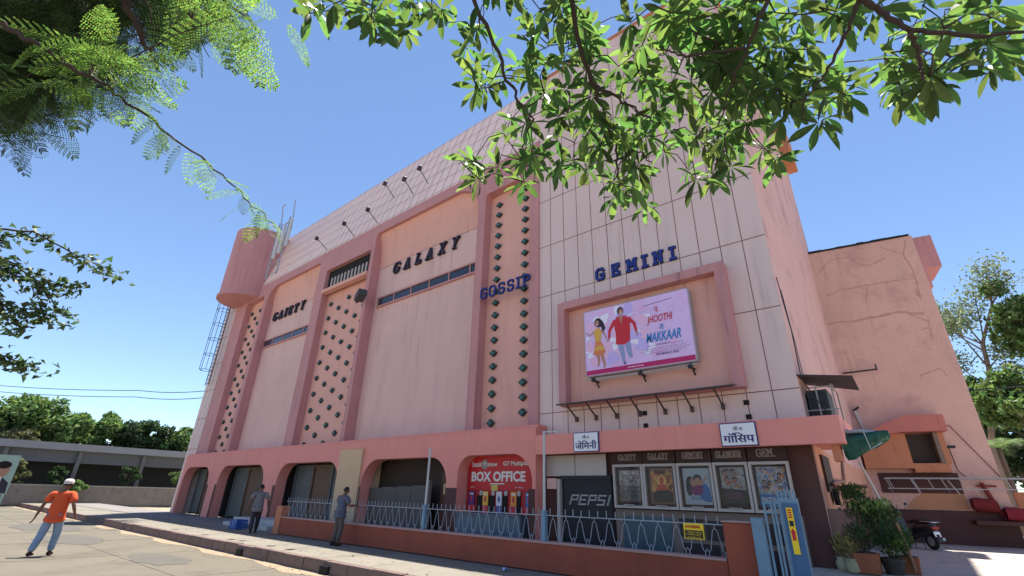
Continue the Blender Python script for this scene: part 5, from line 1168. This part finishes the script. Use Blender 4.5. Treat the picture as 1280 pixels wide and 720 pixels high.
limb([at(1075,-5,3.0), at(1055,50,3.0), at(1030,95,3.0), at(1005,125,3.1)], .011, .004); limb([at(1140,38,3.0), at(1150,80,3.0), at(1155,100,3.0)], .012, .006)
limb([(.7,.2,5.3), at(450,-160,4.4), at(470,-20,4.2), at(430,20,4.2)], .04, .008)
tv, tf = leaf_t(.165, .050, 5, .18, .3); lb_ = MB()
blobs = [(620,60,55,65,20),(655,140,55,55,20),(600,212,45,14,9),(650,205,25,30,7),(700,60,60,60,30),(745,185,60,48,28),(785,150,60,55,22),(790,235,32,26,12),(835,60,70,60,36),(905,40,70,50,34),(905,140,48,48,26),
         (960,60,80,58,32),(958,125,60,30,14),(1020,100,45,48,15),(1085,30,55,30,9),(1145,85,42,45,16),(1225,30,45,35,9),(1278,70,8,10,2),(1180,20,30,20,4),(430,14,60,14,12),(520,20,60,30,14),(850,160,50,35,10),
         (700,-60,140,60,40),(900,-70,140,60,40),(1100,-60,120,50,20),(560,-60,100,50,16)]
cen = []
for (cx, cy, rx, ry, n) in blobs + [(1245,70,25,20,5),(1130,115,30,20,5),(1000,150,35,18,6),(930,190,50,22,12),(880,215,20,12,4)]:
    for _ in range(round(n * .72)):
        a = random.random()*6.28; r_ = math.sqrt(random.random()); cen.append(at(cx + rx*r_*math.cos(a), cy + ry*r_*math.sin(a), random.uniform(3.2, 4.7)))
cen.sort(key=lambda p: min((p-q).length for q in nodes[::3]))
for p in cen:
    q = min(nodes, key=lambda q: (p-q).length + max(0, (p.z - q.z))*.6); m_ = (p+q)/2 + Vector((random.uniform(-.06,.06), random.uniform(-.06,.06), random.uniform(.0,.08)))
    b.tube([q, m_, p], .0055, 5, r1=.003, cap=False); nodes.append(m_); nodes.append(p)
    whorl(lb_, p, (p - m_) + Vector((0,0,.1)), random.choice((6,7,7,8)), .16, .05, tv, tf)
b.build('limbs', M_TWIG, FT, smooth=True); lb_.build('crown', L_FG, FT)

# ================================================================== feathery tree upper left
def frond_t(L, pairs, Wd, leaflets=9):
    vs = []; fs = []
    def quad(p, d, l, w_):
        d = d.normalized(); n_ = Vector((-d.y, d.x, 0)); o_ = len(vs); vs.extend([p - n_*w_/2*.4, p + d*l*.5 - n_*w_/2, p + d*l, p + d*l*.5 + n_*w_/2]); fs.append((o_, o_+1, o_+2, o_+3))
    o_ = len(vs); vs.extend([Vector((-.002,0,0)), Vector((.002,0,0)), Vector((.001,L,-.2*L)), Vector((-.001,L,-.2*L))]); fs.append((0,1,2,3))
    for i in range(pairs):
        t = (i+1)/(pairs+.5); y = L*t; z = -.2*L*t*t; l = Wd*math.sin(math.pi*(.15+.8*t))
        for s in (-1, 1):
            d = Vector((s, .55, -.15)).normalized(); base = Vector((0,y,z))
            for k in range(leaflets):
                q = base + d*l*(k+.5)/leaflets; 
                for s2 in (-1, 1): quad(q, Vector((d.x*.35 - s2*d.y*.9, d.y*.35 + s2*abs(d.x)*.9, 0)), Wd*.15, Wd*.085)
    return vs, fs
L_FE = leafmat('feathery_leaf', (.06,.12,.02), (.22,.42,.04), .45, .5); L_FE2 = leafmat('feathery_leaf_dark', (.028,.06,.016), (.055,.12,.018), .36, .6)
GT = thing('feathery_tree', 'feathery leaved tree filling the upper left corner with trailing stems', 'tree', (-5.5, -4.5, -.28))
b = MB(); b.tube([(-5.5,-4.5,-.3),(-5.4,-4.3,1.5),(-5.5,-3.9,3.6),(-5.8,-3.3,5.4)], .30, 12, r1=.17); b.build('trunk', M_BARK, GT, smooth=True)
b = MB(); nodes = []
tt = Vector((-5.8,-3.3,5.4))
limb([tt, at(-60,-150,7.5), at(60,-10,7.2), at(120,60,7.2)], .12, .015); limb([tt, at(100,-200,7.0), at(150,-20,5.6), at(172,40,5.4), at(200,85,5.4)], .08, .006); limb([tt, at(-150,-60,8), at(-30,60,7.6), at(30,120,7.6)], .1, .012)
limb([tt, at(200,-200,7), at(230,-30,6.4), at(265,20,6.2)], .07, .008); limb([at(230,-30,6.4), at(320,-30,6.0), at(385,5,5.8)], .03, .006)
limb([at(-60,-20,5.0), at(0,30,4.6), at(50,60,4.5), at(110,95,4.5), at(150,120,4.6), at(230,180,4.8), at(300,240,5.0), at(345,285,5.1)], .02, .004)
hang = nodes[-49:]
for (a_, c_) in (((150,-20),(205,80)),((165,-20),(200,60)),((130,-30),(195,88)),((215,-20),(240,75)),((225,-20),(262,72)),((275,-10),(310,55)),((280,0),(330,52)),((250,-20),(228,60))):
    limb([at(*a_, 5.3), at((a_[0]+c_[0])/2 + random.uniform(-8,8), (a_[1]+c_[1])/2, 5.3), at(*c_, 5.3)], .010, .003, 4)
ft = frond_t(.44, 9, .13, 7); fd = frond_t(.50, 9, .16, 6)
f1 = Leaves(ft[0], ft[1]); f2 = Leaves(fd[0], fd[1])
def fr(mb, T_, x, y, d, s=1, droop=-.5):
    p = at(x, y, d)
    if random.random() < .22:
        q = min(nodes, key=lambda q: (q-p).length_squared); b.tube([q, (p+q)/2 + Vector((0,0,.06)), p], .006, 4, r1=.002, cap=False); nodes.append((p+q)/2)
    dd = rdir() + Vector((.35,.1,droop)); mb.put(frame(p, dd, random.uniform(-.6,.6), s*random.uniform(.7,1.3)))
def scat(mb, T_, blobs, dr, s=1):
    for (cx, cy, rx, ry, n) in blobs:
        for _ in range(n): a = random.random()*6.28; r_ = math.sqrt(random.random()); fr(mb, T_, cx+rx*r_*math.cos(a), cy+ry*r_*math.sin(a), random.uniform(*dr), s)
scat(f2, fd, [(40,30,90,70,480),(150,15,80,45,280),(15,100,45,45,170),(105,95,55,30,110),(235,12,42,28,95),(-60,0,80,120,130),(100,-80,220,60,220),(20,145,35,35,60)], (5.6, 8.5), .72)
scat(f1, ft, [(95,62,45,25,12),(130,90,40,20,12),(60,95,30,15,5),(235,12,30,14,8),(275,30,20,30,7),(320,20,40,25,8),(60,108,25,12,4),(165,100,18,15,5)], (4.3, 5.2), .9)
for p in hang[-22:]:
    for _ in range(1 if random.random() < .7 else 2): f1.put(frame(p, rdir() + Vector((.2,.1,-.9)), random.uniform(-.6,.6), random.uniform(.4,.75)))
b.build('limbs', M_TWIG, GT, smooth=True); f2.build('dark_crown', L_FE2, GT); f1.build('bright_fronds', L_FE, GT)

# ================================================================== small-leaved tree left, middle distance
L_SM = leafmat('small_round_leaf', (.06,.095,.04), (.12,.22,.05), .3, .5)
ST = thing('small_leaved_tree', 'small leaved street tree whose outer sprays reach in from the left edge', 'tree', (-13.5, -3.6, -.28))
b = MB(); b.tube([(-13.5,-3.6,-.3),(-13.3,-3.5,2),(-13.2,-3.2,4.2)], .22, 10, r1=.14); b.build('trunk', M_BARK, ST, smooth=True); b = MB(); nodes = []
tt = Vector((-13.2,-3.2,4.2)); E_ = 12.5
for tips in (((-80,350),(0,380),(45,388),(60,395)), ((-80,300),(-10,330),(30,345)), ((-90,330),(-20,350),(20,400),(25,410)), ((-80,440),(-10,440),(25,452),(50,460)), ((-80,300),(20,330),(60,370),(85,398)), ((-60,280),(40,290),(110,325),(145,340)), ((-60,300),(20,345),(70,355),(95,360)), ((-90,280),(-30,290),(5,310))):
    limb([tt] + [at(x, y, E_) for x, y in tips], .03, .006, 6)
def ltree(mb, L, n, w_):
    pass
mb = MB(); tv2 = [Vector((0,0,0)), Vector((-.36,.3,.05)), Vector((-.36,.68,.05)), Vector((0,1,-.03)), Vector((.36,.68,.05)), Vector((.36,.3,.05))]; tf2 = [(0,1,2,3,4,5)]
near = [p for p in nodes if (p - tt).length > 1.3]
for p in near:
    for _ in range(8):
        q = p + Vector((random.gauss(0,.13), random.gauss(0,.13), random.gauss(-.05,.08))); mb.add([frame(q, rdir(), random.uniform(-1,1), random.uniform(.07,.13)) @ v for v in tv2], tf2)
for _ in range(2600):
    d = rdir(); q = Vector((-14.6,-4.6,6.2)) + Vector((d.x*3.0, d.y*2.6, d.z*2.2)) * random.random()**.4; mb.add([frame(q, rdir(), 0, random.uniform(.12,.2)) @ v for v in tv2], tf2)
b.build('limbs', M_TWIG, ST, smooth=True); mb.build('crown', L_SM, ST)

# ================================================================== generic background trees
def bgtree(label, base, h, crown_c, rad, n, leaf, m, group, name='background_tree', clumps=44, trunk_r=.2, sparse=1.0, limbs_=7):
    T = thing(name, label, 'tree', base, group); b = MB(); top = Vector(crown_c) - Vector((0,0,rad[2]*.3)); b.tube([base, Vector(base).lerp(top,.5)+Vector((random.uniform(-.3,.3),random.uniform(-.3,.3),0)), top], trunk_r, 9, r1=trunk_r*.5); b.build('trunk', M_BARK, T, smooth=True)
    cl = []; b = MB(); mb = MB()
    for _ in range(clumps):
        d = rdir(.15); cl.append((Vector(crown_c) + Vector((d.x*rad[0], d.y*rad[1], d.z*rad[2])) * random.uniform(.35,.95), random.uniform(.22,.42)*min(rad)*sparse))
    for c, r in cl[:limbs_*2]: s = Vector(base).lerp(top, random.uniform(.55,1)); b.tube([s, s.lerp(c,.5)+Vector((0,0,-.1*min(rad))), c], trunk_r*.25, 5, r1=trunk_r*.06)
    for i in range(n):
        c, r = random.choice(cl); d = rdir(); q = c + Vector((d.x, d.y, d.z*.75)) * r * random.random()**.33; mb.add([frame(q, rdir(-.2), random.uniform(-1,1), leaf*random.uniform(.6,1.3)) @ v for v in tv2], tf2)
    b.build('limbs', M_BARK, T, smooth=True); mb.build('crown', m, T); return T
L_B1 = leafmat('bg_leaf_green', (.09,.17,.045), (.2,.36,.06), .3, .6); L_B2 = leafmat('bg_leaf_dark', (.025,.06,.02), (.06,.14,.03), .3, .6); L_B3 = leafmat('bg_leaf_olive', (.11,.12,.05), (.18,.20,.05), .3, .6)
L_EU = leafmat('bg_leaf_grey_green', (.17,.22,.12), (.26,.34,.14), .35, .5)
random.seed(9); G1 = 'trees beyond the far end of the road'
for (y, z, rx, ry, rz, m, n, lb) in ((2.0,5.6,3,3.8,2.6,L_B1,5000,'bright green rounded tree at the far left edge'), (6.4,6.6,3,3.4,2.9,L_B1,5000,'tallest bright green tree over the flat shed roof'), (10.8,6.3,3,3.4,2.6,L_B1,4600,'dark green tree behind the orange shirted man'),
                                     (15.5,6.0,3,3.8,2.4,L_B2,4600,'green tree farther right along the shed'), (21,5.8,3,3.8,2.3,L_B1,4000,'darker tree toward the cinema end'), (27,5.6,3,3.8,2.3,L_B2,3600,'pale green tree nearest the cinema end'), (4.5,5.4,1.6,3.2,1.3,L_B3,3000,'low olive tinted tree just above the shed roof')):
    bgtree(lb, (-66.5 if m != L_B3 else -64.5, y, -.15), 7, (-66.5 if m != L_B3 else -64.5, y, z), (rx,ry,rz), n, .38, m, G1)
T = thing('flat_roofed_shed', 'long grey flat roofed shed with shaded open front beyond the stone wall', 'shed', (-61, 12, 0))
b = MB(); b.box(-64,-60,-6,34,4.35,4.95); b.build('roof', mat('roof_grey', (.26,.27,.29), .8, .15, .5), T)
b = MB(); b.box(-60.9,-60.6,-6,34,3.3,4.35); b.build('fascia', mat('fascia_dark', (.12,.13,.14), .7, .2, .8), T)
b = MB(); b.box(-64,-63.6,-6,34,-.1,4.3); b.build('back_wall', mat('shed_back', (.05,.05,.05), .9), T)
for y in range(-5, 34, 5):
    b = MB(); b.box(-60.6,-60.3,y,y+.3,-.1,4.3); b.build('post', mat('shed_post', (.15,.15,.15), .8), T)
T = thing('stone_wall', 'weathered grey stone wall closing the far end of the road', 'wall', (-58, 12, 0)); b = MB(); b.box(-58.3,-58,-8,36,-.15,1.35); b.build('wall', mat('rough_stone', (.20,.18,.16), .9, .35, 1.2, 12, bump=.8, dirt=((.1,.09,.08),1.5,.7)), T)
b = MB(); b.box(-58.35,-57.95,-8,36,1.35,1.45); b.build('coping', M_CONC, T)
for (y, z, r, m, lb) in ((6.2,2.4,(.8,1.1,1.1),L_B3,'yellow green bush behind the stone wall, left one'),(8.8,2.2,(.8,1.2,.9),L_B2,'dark bush behind the stone wall'),(10.2,1.2,(.8,1.0,.9),L_B1,'green bush in front of the wall by the man'),(14,2.2,(.8,1.5,1),L_B2,'dark bush behind the wall, middle'),(18,2.3,(.8,1.5,1),L_B1,'green bush behind the wall toward the cinema')):
    bgtree(lb, (-58.9 if z > 2 else -57.2, y, -.15), 2, (-58.9 if z > 2 else -57.2, y, z), r, 1000, .2, m, 'bushes along the stone wall', name='bush', clumps=10, trunk_r=.06)
# portrait hoarding at the left edge
T = thing('portrait_board', 'standing board with printed head and shoulders of a man', 'board', (-40, 4.0, 0))
BX = -40.0
b = MB(); b.box(BX-.05, BX, 2.7, 4.15, .9, 2.95); b.box(BX-.05,BX,2.75,2.85,-.14,.9); b.box(BX-.05,BX,4.0,4.1,-.14,.9); bo = b.build('board', mat('board_green', (.35,.5,.42), .6), T)
def yz(poly, x): return [(x, p[0], p[1]) for p in poly]
b = MB()
def fl(poly, mi, k): b.add(yz(poly, BX + .004*k), [tuple(range(len(poly)))], mi)
fl([(3.0,.95),(4.1,.95),(4.05,1.5),(3.75,1.75),(3.4,1.75),(3.05,1.5)], 0, 1); fl([(3.5,1.2),(3.72,1.2),(3.7,1.8),(3.5,1.8)], 2, 2); fl(ell2(3.6,2.15,.30,.38), 1, 3); fl(ell2(3.6,2.42,.30,.2), 3, 4); fl([(3.57,1.2),(3.65,1.2),(3.63,1.7),(3.59,1.7)], 4, 5)
b.build('portrait', [mat('suit_dark', (.04,.04,.06), .7), mat('face_print', (.45,.25,.17), .7), M_WHITE, M_HAIR, M_RED], bo)
# right background
G2 = 'trees beyond the rear wing'
def eucalyptus():
    T = thing('slender_tree', 'tall slender tree with sparse grey green foliage beyond the rear wing', 'tree', (4.9, 34, .2)); b = MB(); mb = MB(); P = at(1232,470,36); 
    A = at(1240,560,36); Bt = at(1236,460,36); b.tube([(A.x,A.y,.2), A, Bt, at(1228,430,36), at(1240,380,36), at(1234,352,36)], .16, 8, r1=.03)
    tips = []
    for (s, e) in (((1236,460),(1190,385)),((1234,450),(1205,360)),((1228,430),(1195,410)),((1240,380),(1262,350)),((1236,400),(1275,390)),((1240,380),(1222,340)),((1232,440),(1180,400)),((1236,460),(1260,430)),((1236,470),(1272,460)),((1228,430),(1210,385)),((1234,480),(1200,450))):
        p, q = at(*s,36), at(*e,36) + Vector((random.uniform(-.6,.6), random.uniform(-1,1), 0)); m_ = p.lerp(q,.55) + Vector((0,0,-.2)); b.tube([p,m_,q], .05, 5, r1=.012)
        tips += [q, m_.lerp(q,.5), q + Vector((.3,.2,.2)), q + Vector((-.3,0,-.3))]
    for t_ in tips:
        for _ in range(95): o_ = Vector((random.gauss(0,.36), random.gauss(0,.4), random.gauss(0,.30))); mb.add([frame(t_+o_, rdir(-.9), random.uniform(-1,1), random.uniform(.10,.2)) @ (Matrix.Diagonal((.45,1,1,1)) @ v) for v in tv2], tf2)
    b.build('limbs', mat('pale_bark', (.25,.20,.17), .8, .2), T, smooth=True); mb.build('crown', L_EU, T)
eucalyptus()
def P_(x, y, d): v = at(x, y, d); return (v.x, v.y, v.z)
bgtree('dense dark tree at the right edge behind the rear wing, upper one', (9.2,33,.2), 12, P_(1292,400,36), (2.0,2.2,2.6), 3400, .26, L_B1, G2)
bgtree('bright leafy tree right of the rear wing, below the slender tree', (6.6,31,.2), 8, P_(1268,500,33), (1.9,2.2,1.7), 3000, .24, L_B1, G2)
bgtree('low dark tree between the rear wing and the palm', (4.5,37,.2), 7, P_(1232,530,38), (1.6,2,1.6), 1800, .24, L_B2, G2)
bgtree('green tree low at the right edge over the yard wall', (7.5,36,.2), 5, P_(1275,575,38), (2.6,2,1.6), 2200, .24, L_B2, G2)
T = thing('palm', 'small palm with arching fronds beside the rear wing', 'palm', (3.9, 29, .3)); b = MB(); mb = MB(); pc = at(1248,560,30); b.tube([(pc.x,pc.y,.3),(pc.x,pc.y,pc.z-.2),pc], .10, 8, r1=.08); b.build('trunk', M_BARK, T, smooth=True)
for k in range(15):
    a = k*2.4; el = random.uniform(.3,1.2); P = []; 
    for i in range(12): t = i/11; P.append(pc + Vector((math.cos(a)*t*1.7*math.cos(el*.7), math.sin(a)*t*1.7, t*1.5*math.sin(el) - 1.1*t*t)))
    for i in range(1, 12):
        d = (P[i]-P[i-1]).normalized(); sd_ = d.cross(Vector((0,0,1))).normalized()
        for s in (-1, 1):
            for q in (0,.5): l = .42*math.sin(math.pi*(.12+.8*i/12)); c_ = P[i-1].lerp(P[i], q); e = c_ + sd_*s*l + d*l*.5 + Vector((0,0,-.2*l)); mb.add([c_ - d*.02, c_ + d*.02, e], [(0,1,2)])
mb.build('fronds', leafmat('palm_leaf', (.09,.16,.06), (.2,.34,.08), .35), T)
T = thing('yard_wall', 'low orange wall running right from the rear wing', 'wall', (6, 24.4, .3)); b = MB(); b.box(2.2, 16, 24.6, 24.85, .3, 2.05); b.build('wall', M_ORANGE, T)
cable('overhead_cable', [tuple(wp(3.72,.02,5.4)), (14,30,7.2)], .02, M_BLACK, 'thin overhead cable leaving the rear wing to the right', .2)
cable('overhead_cable', [(-60,-3,9.2),(-60,2,9.1),(-45,9.5,8.2),(-39,12.3,8.0)], .025, M_BLACK, 'upper thin cable crossing the sky at far left', .15)
cable('overhead_cable', [(-60,-3,8.8),(-60,2,8.6),(-45,9.5,7.7),(-39,12.3,7.5)], .025, M_BLACK, 'lower thin cable crossing the sky at far left', .15)
# fallen leaves and litter on the pavement and road edge
b = MB(); random.seed(4)
for _ in range(260):
    if random.random() < .5: x, y, z = random.uniform(-24,-4), random.uniform(6.3,7.0), -.272
    else: x, y, z = random.uniform(-24,-4), random.uniform(7.4,9.5), .012
    b.add([frame(Vector((x,y,z)), Vector((random.uniform(-1,1),random.uniform(-1,1),.05)), 0, random.uniform(.03,.07)) @ v for v in tv2], tf2)
o = b.build('leaf_litter', mat('dry_leaf', (.14,.09,.05), .9, .4, 9)); o['kind'] = 'stuff'; o['label'] = 'dry leaves scattered on pavement and road edge'
